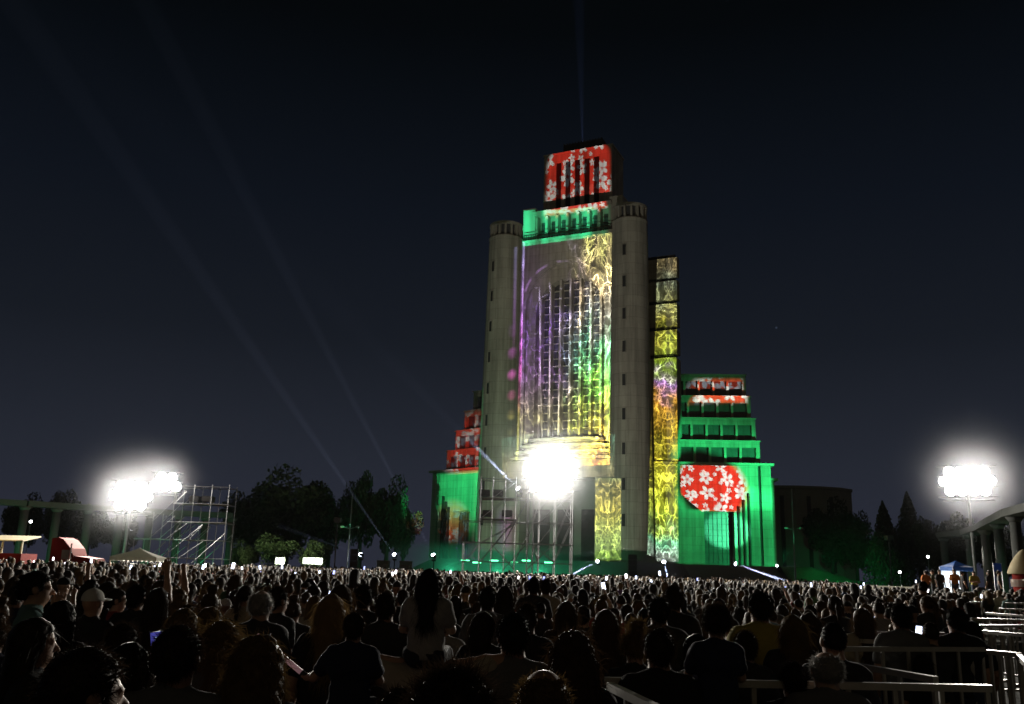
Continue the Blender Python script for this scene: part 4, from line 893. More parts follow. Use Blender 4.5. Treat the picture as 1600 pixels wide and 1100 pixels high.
for s in (-1, 1): q = MB(); q.lathe([(.01, .12), (.16, .1), (.17, 0), (.01, -.02)], (3.3, s*.75, 1.5), 10); q.build('headlight', M['trim'], t)
spot('lorry_glow', (tp.x+3, 66, 3.6), (tp.x, 74, 3.0), 0.0008*K, (1, .6, .45), 60, .6, .2)
sp_ = W(22, hor(22), 72); t = thing('food_stall', 'food stall with a cream canopy and red counter front', 'stall', (sp_.x, 72, 0))
q = MB(); q.add([(-1.9, -1.5, 3.2), (1.3, -1.5, 3.2), (1.3, 1.2, 3.6), (-1.9, 1.2, 3.6), (-1.9, -1.5, 3.1), (1.3, -1.5, 3.1), (1.3, 1.2, 3.5), (-1.9, 1.2, 3.5)], [(0, 1, 2, 3), (7, 6, 5, 4), (0, 4, 5, 1), (1, 5, 6, 2), (2, 6, 7, 3), (3, 7, 4, 0)]); q.build('canopy', M['yellow'], t)
q = MB(); q.box(-1.9, 1.3, -1.4, 1.0, 0, 2.2); q.build('counter', M['red'], t)
for x in (-1.8, -.3, 1.2): q = MB(); q.box(x-.06, x+.06, -1.38, -1.26, 2.2, 3.1); q.build('post', M['yellow'], t)
spot('stall_glow', (sp_.x+.3, 69.5, 3.9), (sp_.x-.4, 72, 2.6), 0.0012*K, (1, .8, .45), 120, .6, .2)
# red domed kiosk by the lane
kp = W(1596, hor(1596), 44); t = thing('dome_kiosk', 'red round kiosk with a beige domed roof beside the barrier lane', 'kiosk', (kp.x+.25, 44, 0))
q = MB(); q.lathe([(.62, 0), (.62, 1.0), (.58, 1.02), (.58, 2.6)], n=24); bdk = q.build('body', M['red'], t, smooth=True)
q = MB(); q.lathe([(.75, 2.55), (.78, 2.62), (.62, 3.0), (.42, 3.35), (.2, 3.6), (.02, 3.72)], n=24); q.build('roof', M['yellow'], t, smooth=True)
q = MB(); q.box(-.4, .4, -.64, -.56, 1.1, 1.9); q.build('hatch', M['dark'], bdk)
q = MB(); q.lathe([(.66, 1.95), (.68, 2.15), (.66, 2.3)], n=24); q.build('stripe_band', M['white'], bdk)
spot('kiosk_glow', (kp.x-2, 40.5, 4.2), (kp.x+.3, 44, 2.4), 0.0003*K, (1, .7, .5), 60, .6, .2)
# pale hoarding along the back of the crowd
h0, h1 = W(1352, hor(1352), 60), W(1450, hor(1450), 56)
t = thing('hoarding', 'long pale cloth hoarding along the back of the crowd', 'hoarding', ((h0.x+h1.x)/2, 58, 0)); d_ = (Vector((h1.x, 56, 0))-Vector((h0.x, 60, 0)))/2
q = MB(); q.bar(-d_+Vector((0, 0, 1.35)), d_+Vector((0, 0, 1.35)), .04, .75); q.build('cloth', M['white'], t)
for k in range(6): pp = -d_+d_*2*k/5; q = MB(); q.tube(pp+Vector((0, .06, 0)), pp+Vector((0, .06, 1.78)), .03, n=6); q.build('post', M['steel'], t)
# low crew platform
q = MB(); a_, b_ = W(1440, hor(1440), 50), W(1580, hor(1580), 50); q.box(a_.x, b_.x, 48.6, 53, 0, 1.0); cpf = q.build('crew_platform', M['plank']); tag(cpf, 'low timber platform for the crew beside the marquee', 'platform')
# tiny lit bulbs among the trees
for i, (px, py, Y, lb) in enumerate(((1450, 870, 100, 'small glowing bulb lamp among the trees below the taller conifer'), (1406, 894, 98, 'small glowing bulb lamp low behind the crowd near the bank'), (48, 815, 90, 'small glowing bulb lamp under the colonnade above the lorry'), (1214, 884, 108, 'small glowing bulb lamp at the top of the grassy bank'))):
    p = W(px, py, Y); t = thing('bulb_lamp', lb, 'lamp', (p.x, Y, 0)); q = MB(); q.tube((0, 0, 0), (0, 0, p.z-.1), .03, n=6); q.build('pole', M['steel'], t)
    q = MB(); q.lathe([(.001, .14), (.1, .1), (.14, 0), (.1, -.1), (.02, -.12)], (0, 0, p.z), 12); q.build('bulb', M['bulb'], t, smooth=True)

# ------------------------------------------------------------------ people: distance fields turned into one smooth surface
class Field:
    def __init__(s, lo, hi, h):
        s.h = h; s.lo = np.array(lo, np.float32); s.n = (np.ceil((np.array(hi)-s.lo)/h).astype(int)+1)
        s.ax = [s.lo[i]+h*np.arange(s.n[i], dtype=np.float32) for i in range(3)]
        s.V = np.full(s.n, 0.12, np.float32)
    def blk(s, lo, hi):
        i0 = np.clip(np.floor((np.array(lo)-s.lo)/s.h).astype(int), 0, s.n-1); i1 = np.clip(np.ceil((np.array(hi)-s.lo)/s.h).astype(int)+1, 1, s.n)
        sl = tuple(slice(a, b) for a, b in zip(i0, i1))
        X, Y, Z = np.meshgrid(*[s.ax[k][sl[k]] for k in range(3)], indexing='ij'); return sl, X, Y, Z
    def comb(s, sl, d, k, op):
        a = s.V[sl]
        if op == 'add':
            h = np.clip(0.5+0.5*(a-d)/k, 0, 1); s.V[sl] = a*(1-h)+d*h-k*h*(1-h)
        else: s.V[sl] = np.maximum(a, -d)
    def cap(s, a, b, ra, rb, k=0.02, op='add', flat=1.0):
        a = np.array(a, np.float32); b = np.array(b, np.float32); r = max(ra, rb)+.07
        sl, X, Y, Z = s.blk(np.minimum(a, b)-r, np.maximum(a, b)+r); d = b-a; L = float(d@d)+1e-9
        t = np.clip(((X-a[0])*d[0]+(Y-a[1])*d[1]+(Z-a[2])*d[2])/L, 0, 1)
        q = np.sqrt((X-a[0]-t*d[0])**2+((Y-a[1]-t*d[1])/flat)**2+(Z-a[2]-t*d[2])**2)-(ra+(rb-ra)*t)
        s.comb(sl, q*(flat if flat < 1 else 1), k, op); return s
    def ell(s, c, r, k=0.02, op='add', noise=None):
        c = np.array(c, np.float32); r = np.array(r, np.float32); sl, X, Y, Z = s.blk(c-r-.07, c+r+.07)
        q = np.sqrt(((X-c[0])/r[0])**2+((Y-c[1])/r[1])**2+((Z-c[2])/r[2])**2); q2 = np.sqrt(((X-c[0])/r[0]**2)**2+((Y-c[1])/r[1]**2)**2+((Z-c[2])/r[2]**2)**2)+1e-6
        d = q*(q-1)/q2
        if noise: f, amp, ph = noise; d = d+amp*(np.sin(f*X+ph)*np.sin(f*Y+ph*2)*np.sin(f*Z+ph*3)+.6*np.sin(f*2.1*X+ph*5)*np.sin(f*2.3*Z+1)*np.sin(f*1.9*Y))
        s.comb(sl, d.astype(np.float32), k, op); return s
    def cut(s, fn):
        X, Y, Z = np.meshgrid(*s.ax, indexing='ij'); s.V = np.maximum(s.V, fn(X, Y, Z).astype(np.float32)); return s
    def mesh(s):                                    # surface nets
        V = s.V; n = V.shape; ins = V < 0
        cnt = np.zeros([k-1 for k in n], np.float32); acc = np.zeros([k-1 for k in n]+[3], np.float32)
        cor = [(i, j, k) for i in (0, 1) for j in (0, 1) for k in (0, 1)]
        sub = lambda A, o: A[o[0]:n[0]-1+o[0], o[1]:n[1]-1+o[1], o[2]:n[2]-1+o[2]]
        for a in cor:
            for ax in range(3):
                if a[ax]: continue
                b = list(a); b[ax] = 1; va, vb = sub(V, a), sub(V, b); m = (va < 0) != (vb < 0)
                t = np.where(m, va/np.where(m, va-vb, 1), 0); cnt += m
                for d in range(3): acc[..., d] += np.where(m, a[d]+(t if d == ax else 0), 0)
        act = cnt > 0; idx = np.full(cnt.shape, -1, np.int64); idx[act] = np.arange(act.sum())
        P = acc[act]/cnt[act][:, None]; base = np.argwhere(act); P = (P+base)*s.h+s.lo
        Q = []
        for ax in range(3):
            u, v = [(1, 2), (2, 0), (0, 1)][ax]
            s0 = [slice(1, n[i]-1) for i in range(3)]; s0[ax] = slice(0, n[ax]-1); s1 = list(s0); s1[ax] = slice(1, n[ax])
            A = ins[tuple(s0)]; B = ins[tuple(s1)]; e = np.argwhere(A != B)
            if not len(e): continue
            off = np.ones(3, int); off[ax] = 0; e2 = e+off; flip = A[tuple(e.T)]
            def c(du, dv): w = e2.copy(); w[:, u] -= du; w[:, v] -= dv; return idx[tuple(w.T)]
            q = np.stack([c(0, 0), c(1, 0), c(1, 1), c(0, 1)], 1); q[~flip] = q[~flip][:, ::-1]; Q.append(q)
        Q = np.concatenate(Q); Q = Q[(Q >= 0).all(1)]
        return P.astype(np.float32), Q.astype(np.int32)

REST = dict(el=(.245, -.025, 1.13), wr=(.235, .06, .89))
POSES = {   # elbow and wrist of each arm, mirrored for the second; the figure faces +Y
    'down': (REST, REST),
    'phone': (dict(el=(.26, .17, 1.22), wr=(.10, .36, 1.47)), REST),
    'phone_high': (dict(el=(.27, .12, 1.60), wr=(.19, .24, 1.86)), REST),
    'both_high': (dict(el=(.28, .14, 1.58), wr=(.12, .30, 1.80)), dict(el=(.28, .14, 1.58), wr=(.12, .30, 1.80))),
    'folded': (dict(el=(.25, .07, 1.14), wr=(-.03, .21, 1.17)), dict(el=(.25, .07, 1.12), wr=(-.05, .22, 1.12))),
    'carry': (dict(el=(.47, .02, 1.50), wr=(.15, .03, 1.47)), dict(el=(.47, .02, 1.50), wr=(.15, .03, 1.47))),
    'chin': (dict(el=(.24, .20, 1.16), wr=(.07, .16, 1.45)), REST),
    'ride': (dict(el=(.235, .10, 1.17), wr=(.12, .27, 1.14)), dict(el=(.235, .10, 1.17), wr=(.12, .27, 1.14))),
    'ride_stick': (dict(el=(.235, .10, 1.17), wr=(.12, .27, 1.14)), dict(el=(.33, .08, 1.19), wr=(.42, .28, 1.16))),
    'stick': (REST, dict(el=(.30, .10, 1.20), wr=(.36, .30, 1.26))),
}
def arm_pts(p, sx): return np.array([.172*sx, -.005, 1.385]), np.array(p['el'])*[sx, 1, 1], np.array(p['wr'])*[sx, 1, 1]
def hand(F, el, wr, sx, curl, fine=True):
    d = wr-el; d /= np.linalg.norm(d); side = np.cross(d, [0, 0, 1.0]) if abs(d[2]) < .9 else np.array([0, 1.0, 0]); side /= np.linalg.norm(side)
    nrm = np.cross(side, d); pc = wr+d*.05
    F.cap(wr, wr+d*.085, .026, .030, .02)
    F.cap(wr+d*.04-side*.018, wr+d*.085-side*.022, .017, .016, .012); F.cap(wr+d*.04+side*.018, wr+d*.085+side*.024, .017, .015, .012)
    if fine:
        for k, (o, L) in enumerate(((-.030, .068), (-.010, .078), (.011, .073), (.031, .058))):
            a = wr+d*.09+side*o; m = a+d*L*.5+nrm*curl*L*.25*(1+.1*k); e = m+d*L*.45*(1-curl*.6)+nrm*curl*L*.55
            F.cap(a, m, .0095, .0085, .006); F.cap(m, e, .0085, .0070, .006)
        a = wr+d*.03-side*.026; m = a+d*.03-side*.024+nrm*.010; F.cap(a, m, .012, .0105, .008); F.cap(m, m+d*.028-side*.004+nrm*.014, .0105, .0085, .008)
def body_field(pose, h, fine=True, fem=False, lo_z=0.0, head=True, limbs=True):
    P = POSES[pose]; zs = [1.76]+[max(p['wr'][2], p['el'][2])+.24 for p in P]; xs = [.34]+[max(abs(p['el'][0]), abs(p['wr'][0]))+.14 for p in P]; ys = [.52 if pose.startswith('ride') else .22]+[p['wr'][1]+.24 for p in P]
    F = Field((-max(xs), -.24, lo_z-.05), (max(xs), max(ys), max(zs)), h); sw = .93 if fem else 1.0
    if pose.startswith('ride'):                      # astride somebody's shoulders
        for sx in (-1, 1):
            F.cap((.09*sx, 0, .93), (.17*sx, .30, .93), .088, .062, .03); F.cap((.17*sx, .30, .93), (.15*sx, .33, .55), .058, .038, .02); F.cap((.15*sx, .33, .52), (.15*sx, .45, .50), .042, .034, .02)
    for sx in (() if pose.startswith('ride') else (-1, 1)):    # legs, feet
        F.cap((.09*sx, 0, .93), (.10*sx, .0, .50), .088, .060, .03); F.cap((.10*sx, 0, .50), (.105*sx, -.02, .10), .058, .038, .02); F.cap((.105*sx, -.03, .06), (.12*sx, .14, .045), .045, .038, .02)
        F.ell((.10*sx, -.035, .36), (.052, .055, .12), .03)
    F.ell((0, -.01, .96), (.165, .115, .12), .06); F.cap((-.05, 0, 1.10), (.05, 0, 1.10), .105 if fem else .115, .105 if fem else .115, .06, flat=.85)
    F.cap((-.085*sw, -.005, 1.29), (.085*sw, -.005, 1.29), .112, .112, .06, flat=.90); F.cap((-.125*sw, -.012, 1.375), (.125*sw, -.012, 1.375), .064, .064, .05)
    for sx in (-1, 1): F.cap((.03*sx, -.02, 1.455), (.150*sw*sx, -.008, 1.395), .046, .050, .04); F.cap((0, -.018, 1.42), (0, -.004, 1.56), .060 if not fem else .052, .053 if not fem else .047, .03)
    if head:
        F.ell((0, -.012, 1.628), (.076, .096, .098), .02); F.ell((0, .022, 1.56), (.056, .066, .072), .035)
        F.cap((0, .082, 1.615), (0, .108, 1.580), .011, .014, .012)                      # nose
        for sx in (-1, 1):
            F.ell((.033*sx, .092, 1.618), (.018, .014, .011), .005, 'sub'); F.ell((.032*sx, .074, 1.617), (.0125, .0125, .0125), .004)   # sockets, eyes
            F.cap((.018*sx, .086, 1.634), (.048*sx, .076, 1.634), .007, .006, .008)      # brow
            F.ell((.079*sx, -.008, 1.605), (.012, .022, .032), .008)                     # ears
        F.cap((-.022, .082, 1.543), (.022, .082, 1.543), .008, .008, .006)               # mouth
    for sx, p in ((1, P[0]), (-1, P[1])):
        s_, e, w = arm_pts(p, sx); s_ = s_*[sw, 1, 1]
        F.cap(s_, s_*.5+e*.5, .056, .047, .035); F.cap(s_*.5+e*.5, e, .047, .040, .02); F.cap(e, e*.6+w*.4, .041, .040, .02); F.cap(e*.6+w*.4, w, .040, .026, .02)
        if fine is not None: hand(F, e, w, sx, .75 if pose != 'down' else .25, fine)
    return F
def shirt_field(pose, h, fem=False, sleeve=.62, hood=False, long=False):
    P = POSES[pose]; xs = [.34]+[max(abs(p['el'][0]), abs(p['wr'][0]))+.12 for p in P]; zs = [1.56]+[max(p['el'][2], p['wr'][2])+.12 for p in P]; ys = [.24]+[p['wr'][1]+.12 for p in P]
    F = Field((-max(xs), -.26, .80), (max(xs), max(ys), max(zs)), h); i = .014; sw = .93 if fem else 1.0
    F.ell((0, -.01, .96), (.170+i, .120+i, .14), .06); F.cap((-.055, 0, 1.10), (.055, 0, 1.10), .112+i, .112+i, .07, flat=.88)
    F.cap((-.087*sw, -.005, 1.29), (.087*sw, -.005, 1.29), .114+i, .114+i, .06, flat=.92); F.cap((-.127*sw, -.012, 1.375), (.127*sw, -.012, 1.375), .065+i, .065+i, .05)
    for sx in (-1, 1): F.cap((.035*sx, -.02, 1.448), (.152*sw*sx, -.008, 1.395), .046+i, .050+i, .04); F.cap((0, -.02, 1.42), (0, -.012, 1.475), .066+i*.4, .058+i*.4, .02)
    if hood: F.ell((0, -.115, 1.43), (.115, .055, .085), .03)
    for sx, p in ((1, P[0]), (-1, P[1])):
        s_, e, w = arm_pts(p, sx); s_ = s_*[sw, 1, 1]
        if long: F.cap(s_, e, .060+i, .046+i, .035); F.cap(e, w, .046+i, .033+i, .02)
        else: F.cap(s_, s_*(1-sleeve)+e*sleeve, .060+i, .054+i, .035)
    X, Y, Z = np.meshgrid(*F.ax, indexing='ij')
    F.V += (.0035*np.sin(41*X+23*Z)*np.sin(17*Z+29*Y)+.003*np.sin(63*Z+15*X)*np.sin(35*X-9*Z)).astype(np.float32)      # cloth folds
    F.V = np.maximum(F.V, np.maximum(.90-Z, -(np.sqrt(X**2+(Y+.005)**2)-.056) * (Z > 1.468) + (Z <= 1.468)*-1)).astype(np.float32)
    return F
def trouser_field(h, ride=False):
    if ride:
        F = Field((-.3, -.22, .45), (.3, .45, 1.08), h); i = .014
        for sx in (-1, 1): F.cap((.09*sx, 0, .93), (.17*sx, .30, .93), .092+i, .066+i, .03); F.cap((.17*sx, .30, .93), (.15*sx, .33, .60), .062+i, .045+i, .02)
        F.ell((0, -.01, .95), (.168+i, .118+i, .115), .06)
        return F.cut(lambda X, Y, Z: np.maximum(.58-Z, Z-1.02))
    F = Field((-.26, -.22, .04), (.26, .2, 1.06), h); i = .013
    for sx in (-1, 1): F.cap((.09*sx, 0, .93), (.10*sx, .0, .50), .092+i, .066+i, .03); F.cap((.10*sx, 0, .50), (.105*sx, -.02, .09), .066+i, .055+i, .02)
    F.ell((0, -.01, .95), (.168+i, .118+i, .115), .06)
    return F.cut(lambda X, Y, Z: np.maximum(.075-Z, Z-1.02))
def hair_field(style, h):
    F = Field((-.26, -.36, 1.08), (.26, .24, 1.92), h)
    face = lambda X, Y, Z: np.minimum(Y-.042-np.maximum(Z-1.655, 0)*1.6, 1.0)
    nz = (55, .005, 1.0)
    if style == 'short': F.ell((0, -.018, 1.640), (.086, .104, .104), noise=nz); F.cap((0, -.07, 1.60), (0, -.07, 1.545), .058, .045, .03); F.cut(lambda X, Y, Z: np.maximum(face(X, Y, Z), 1.53-Z))
    elif style == 'buzz': F.ell((0, -.014, 1.634), (.0795, .0995, .100)); F.cut(lambda X, Y, Z: np.maximum(face(X, Y, Z), 1.55-Z))
    elif style == 'long':
        F.ell((0, -.018, 1.638), (.092, .108, .106), noise=nz); F.cap((0, -.075, 1.60), (0, -.105, 1.24), .092, .075, .04, flat=.62)
        for sx in (-1, 1): F.cap((.066*sx, -.02, 1.60), (.095*sx, -.06, 1.30), .040, .030, .03)
        F.cut(lambda X, Y, Z: np.maximum(face(X, Y, Z), 1.20+.04*np.sin(60*X)-Z))
    elif style == 'wavy':
        nz = (42, .012, .4); F.ell((0, -.02, 1.640), (.104, .116, .112), noise=nz); F.ell((0, -.085, 1.47), (.125, .075, .20), .05, noise=nz)
        for sx in (-1, 1): F.ell((.085*sx, -.035, 1.50), (.045, .055, .15), .04, noise=nz)
        F.cut(lambda X, Y, Z: np.maximum(face(X, Y, Z), 1.28-Z))
    elif style == 'curly': F.ell((0, -.02, 1.662), (.122, .132, .122), noise=(70, .013, .3)); F.cut(lambda X, Y, Z: np.maximum(face(X, Y, Z), 1.535-Z))
    elif style == 'bob': F.ell((0, -.02, 1.636), (.096, .112, .108), noise=nz); F.cap((0, -.06, 1.60), (0, -.07, 1.49), .094, .098, .03, flat=.75); F.cut(lambda X, Y, Z: np.maximum(face(X, Y, Z), 1.455-Z))
    elif style == 'bun': F.ell((0, -.016, 1.638), (.083, .102, .102)); F.ell((.01, -.06, 1.775), (.052, .052, .046), .012, noise=(80, .007, .5)); F.cap((0, -.05, 1.70), (.01, -.06, 1.76), .03, .026, .02); F.cut(lambda X, Y, Z: np.maximum(face(X, Y, Z), 1.53-Z))
    elif style == 'ponytail': F.ell((0, -.016, 1.638), (.084, .103, .103)); F.cap((0, -.10, 1.675), (0, -.165, 1.60), .026, .036, .02); F.cap((0, -.165, 1.60), (0, -.145, 1.30), .036, .014, .02); F.cut(lambda X, Y, Z: np.maximum(face(X, Y, Z), np.where(Y > -.085, 1.535-Z, -1)))
    elif style == 'fringe': F.ell((0, -.018, 1.62), (.086, .104, .100), noise=(75, .008, .9)); F.cut(lambda X, Y, Z: np.maximum(np.maximum(face(X, Y, Z), 1.54-Z), -(np.sqrt(X**2+(Y+.02)**2)-.052)*(Z > 1.6)-(Z <= 1.6)))
    elif style == 'cap':
        F.ell((0, -.012, 1.648), (.090, .108, .096)); F.cut(lambda X, Y, Z: 1.632-Z); F.ell((0, .115, 1.640), (.078, .085, .012), .012); F.ell((0, -.012, 1.744), (.012, .012, .008), .006)
    return F
def strands(P, Q, style, n, seed):
    """loose strands standing off the hair: thin quads"""
    r = np.random.default_rng(seed); A, B, C, D = P[Q[:, 0]], P[Q[:, 1]], P[Q[:, 2]], P[Q[:, 3]]; N = np.cross(C-A, D-B); N /= np.linalg.norm(N, axis=1)[:, None]+1e-9
    k = r.integers(0, len(Q), n); u = r.random((n, 1)); p = A[k]*(1-u)+C[k]*u; nn = N[k]
    amt, ln, grav = dict(short=(.6, .017, .25), buzz=(.9, .006, 0), long=(.22, .07, 1.0), wavy=(.5, .042, .7), curly=(1.0, .035, .05), bob=(.3, .03, .9), bun=(.35, .035, .1), ponytail=(.35, .05, .6), fringe=(.6, .014, .1), cap=(0, 0, 0))[style]
    if ln == 0: return np.zeros((0, 3)), np.zeros((0, 4), int)
    g = np.array([0, 0, -1.0]); d = nn*amt+g*grav+r.normal(size=(n, 3))*.30; d /= np.linalg.norm(d, axis=1)[:, None]
    L = (ln*(.4+r.random(n)**2*1.5))[:, None]; m = p+d*L*.55; e = m+(d+g*.35*grav+r.normal(size=(n, 3))*.35)*L*.55
    w = np.cross(d, [0, 1.0, 0.1]); w /= np.linalg.norm(w, axis=1)[:, None]; w *= (.0007+.0007*r.random(n))[:, None]
    V = np.stack([p-w*1.2, p+w*1.2, m+w, m-w, e+w*.3, e-w*.3], 1).reshape(-1, 3); i = np.arange(n)[:, None]*6
    return V, np.concatenate([i+np.array([0, 1, 2, 3]), i+np.array([3, 2, 4, 5])])
PM = dict(
    skin=mat('skin', (.45, .27, .19), .55, var=.12, scale=4, objcol=True),
    cloth=mat('cloth', (.1, .1, .1), .85, var=.22, scale=5, bump=.25, bscale=90, objcol=True),
    hair=mat('hair', (.03, .02, .012), .55, var=.4, scale=12, objcol=True, trans=.18, spec=.28),
    far=mat('far_crowd', (.1, .1, .1), .7, var=.2, scale=3, attr='tint'),
)
FM = {}
def fmesh(key, F, m, extra=None):
    if key in FM: return FM[key]
    P, Q = F().mesh()
    if extra: V2, Q2 = extra(P, Q); Q = np.concatenate([Q, Q2+len(P)]); P = np.concatenate([P, V2])
    FM[key] = mesh_from_arrays(key.split('|')[0], P, Q, [m]); return FM[key]
def ppart(name, me, parent, color):
    o = bpy.data.objects.new(name, me); COL.objects.link(o); o.parent = parent; o.color = (*color, 1); return o
HAIRC = dict(black=(.010, .008, .007), dark=(.026, .016, .010), brown=(.060, .035, .018), blond=(.22, .14, .06), grey=(.28, .27, .26), gold=(.12, .075, .030), white=(.55, .53, .48))
SHIRTC = dict(black=(.012, .012, .014), charcoal=(.03, .03, .033), navy=(.012, .018, .05), grey=(.12, .12, .12), white=(.30, .29, .27), red=(.30, .03, .03), yellow=(.36, .30, .06), teal=(.14, .25, .24), olive=(.07, .075, .04), pink=(.34, .16, .17), blue=(.05, .09, .22), brown=(.08, .05, .03), orange=(.55, .18, .04), cream=(.38, .34, .26), green=(.05, .14, .06), purple=(.12, .06, .16))
SKINS = [(.42, .25, .17), (.36, .20, .13), (.48, .30, .21), (.30, .17, .11)]
HFINE, HMID = .0095, .016
def person(label, loc, height, yaw, pose='down', style='short', hair='dark', shirt='charcoal', fem=False, group=None, sleeve='short', hood=False, fine=True, wide=1.0):
    """one standing figure: body (one continuous surface), top, trousers, hair"""
    t = thing('person', label, 'person', loc, yaw, group); s = height/1.725; t.scale = (s*wide, s*wide, s)
    h = HFINE if fine else HMID; tg = 'f' if fine else 'm'; sk = SKINS[rng.integers(0, 4)]
    ppart('body', fmesh(f'body|{pose}{fem}{tg}', lambda: body_field(pose, h, True if fine else False, fem), PM['skin']), t, sk)
    ppart('top', fmesh(f'top|{pose}{fem}{sleeve}{hood}{tg}', lambda: shirt_field(pose, h*1.15, fem, hood=hood, long=(sleeve == 'long')), PM['cloth']), t, SHIRTC[shirt])
    ppart('trousers', fmesh('trousers|'+str(pose.startswith('ride')), lambda: trouser_field(.02, pose.startswith('ride')), PM['cloth']), t, (.02, .022, .03) if rng.random() < .6 else (.035, .045, .08))
    if style != 'bald':
        n = 3200 if fine else 700
        m = PM['cloth'] if style == 'cap' else PM['hair']
        ppart('cap' if style == 'cap' else 'hair', fmesh(f'hair|{style}{tg}', lambda: hair_field(style, .0085 if fine else .014), m, lambda P, Q: strands(P, Q, style, n, 5)), t, HAIRC[hair])
    return t
def hand_world(t, pose, side=0, extra=0.115):
    sx = 1 if side == 0 else -1; _, e, w = arm_pts(POSES[pose][side], sx); d = (w-e)/np.linalg.norm(w-e); p = Vector(w+d*extra)
    return Matrix.Translation(t.location) @ t.rotation_euler.to_matrix().to_4x4() @ Matrix.Diagonal((*t.scale, 1)) @ p
SCREENS = []
for i, (c0, c1, e) in enumerate((((.85, .9, 1), (.55, .65, 1), 5.0), ((.5, .6, 1), (.3, .3, .9), 2.5), ((1, .95, .85), (.9, .8, 1), 7.0))):
    m = bpy.data.materials.new('phone_screen'); m.use_nodes = True; t_ = m.node_tree; t_.nodes.clear(); b_ = NB(t_)
    pos = b_.new('ShaderNodeTexCoord').outputs['Object']; v = b_.vm('MULTIPLY', pos, (1, 1, 1)); q_ = b_.sep(pos)
    cc = b_.mix(b_.step(b_.noise(pos, 30, 2), .4, .62), (*c0, 1), (*c1, 1))
    em = b_.new('ShaderNodeEmission'); b_.put(em.inputs[0], cc); em.inputs[1].default_value = e
    b_.t.links.new(em.outputs[0], b_.new('ShaderNodeOutputMaterial').inputs[0]); m.cycles.emission_sampling = 'NONE'; SCREENS.append(m)
# the near phone shows the lit temple: dark sky, pale blue glowing tower
m = bpy.data.materials.new('phone_picture'); m.use_nodes = True; t_ = m.node_tree; t_.nodes.clear(); b_ = NB(t_)
q_ = b_.sep(b_.new('ShaderNodeTexCoord').outputs['Object'])
dx = b_.m('ABSOLUTE', q_[0]); tw_ = b_.m('SUBTRACT', .012, b_.m('MULTIPLY', b_.m('SUBTRACT', q_[2], -.03), .13))
inside = b_.m('MULTIPLY', b_.step(b_.m('SUBTRACT', tw_, dx), -.004, .004), b_.m('MULTIPLY', b_.step(q_[2], -.035, -.02), b_.step(q_[2], .052, .035)))
low = b_.m('MULTIPLY', b_.step(b_.m('ABSOLUTE', b_.m('ADD', q_[2], .052)), .010, .004), b_.step(dx, .018, .010))
cc = b_.mix(inside, (.03, .03, .16, 1), (.55, .75, 1, 1)); cc = b_.mix(low, cc, (.75, .3, .75, 1))
em = b_.new('ShaderNodeEmission'); b_.put(em.inputs[0], cc); em.inputs[1].default_value = 1.5; t_.links.new(em.outputs[0], b_.new('ShaderNodeOutputMaterial').inputs[0]); m.cycles.emission_sampling = 'NONE'
PHONEPIC = m
PHB = MB(); PHB.box(-.038, .038, 0, .009, -.078, .078); _ph = None
def phone(label, loc, yaw=0.0, scr=0, group=None, scale=1.0, pic=None):
    global _ph
    t = thing('phone', label, 'phone', loc, yaw, group); t.scale = (scale,)*3; t.rotation_euler = (R(-12+((loc[0]*37) % 24)), R(-14+((loc[0]*91+loc[1]*53) % 28)), yaw)
    if _ph is None:
        q = MB(); q.box(-.034, .034, -.0025, -.0005, -.072, .072); _ph = (PHB, q); ms = []
        for mb, mm in ((PHB, M['black']), (q, SCREENS[0])):
            me = bpy.data.meshes.new('phone'); me.from_pydata(mb.v, [], mb.f); me.materials.append(mm); ms.append(me)
        _ph = [ms[0], [ms[1]]]
        for sm in SCREENS[1:]: c = ms[1].copy(); c.materials.clear(); c.materials.append(sm); _ph[1].append(c)
    o = bpy.data.objects.new('case', _ph[0]); COL.objects.link(o); o.parent = t
    me = _ph[1][scr]
    if pic: me = me.copy(); me.materials.clear(); me.materials.append(pic)
    o = bpy.data.objects.new('screen', me); COL.objects.link(o); o.parent = t
    return t

# ------------------------------------------------------------------ crowd barriers
BH = 1.45
def barrier(label, a, b, zh=1.45, group=None, gap=.33):
    a = Vector((a.x, a.y, 0)); b = Vector((b.x, b.y, 0)); L = (b-a).length; ang = math.atan2(b.y-a.y, b.x-a.x)
    t = thing('crowd_barrier', label, 'barrier', (a+b)/2, ang, group); h = L/2
    q = MB(); q.box(-h, h, -.022, .022, zh-.045, zh); q.build('top_rail', M['rail'], t)
    q = MB(); q.box(-h, h, -.02, .02, .16, .20); q.build('bottom_rail', M['rail'], t)
    n = max(3, int(round(L/gap)))
    for k in range(n+1):
        x = -h+.025+(L-.05)*k/n; q = MB(); q.box(x-.016, x+.016, -.010, .010, .202, zh-.047); q.build('bar', M['rail'], t)
    for x in (-h*.75, h*.75): q = MB(); q.box(x-.02, x+.02, -.3, .3, 0, .04); q.box(x-.018, x+.018, -.018, .018, .04, .158); q.build('foot', M['rail'], t)
    return (a, b)
BL = []
for lb, p0, p1 in (('front metal barrier running across the lower edge, its rail gleaming at one end', (945, 1058), (1547, 1070)),
                   ('metal barrier slanting towards the viewer from the corner of the front one', (953, 1066), (1112, 1142)),
                   ('metal barrier behind the front one, level rail across the navy boy', (1250, 1010), (1537, 1011)),
                   ('metal barrier with a slanting rail joining the level one near the lit phone', (1320, 996), (1521, 1011)),
                   ('metal barrier with a slanting rail just beyond the grey haired man', (1311, 1031), (1462, 1057)),
                   ('faint metal barrier set back behind the slanting rail', (1345, 986), (1475, 988)),
                   ('short bright metal barrier at the lane edge behind the level rail', (1543, 1015), (1594, 1020))):
    BL.append(barrier(lb, Wz(*p0, BH), Wz(*p1, BH)))
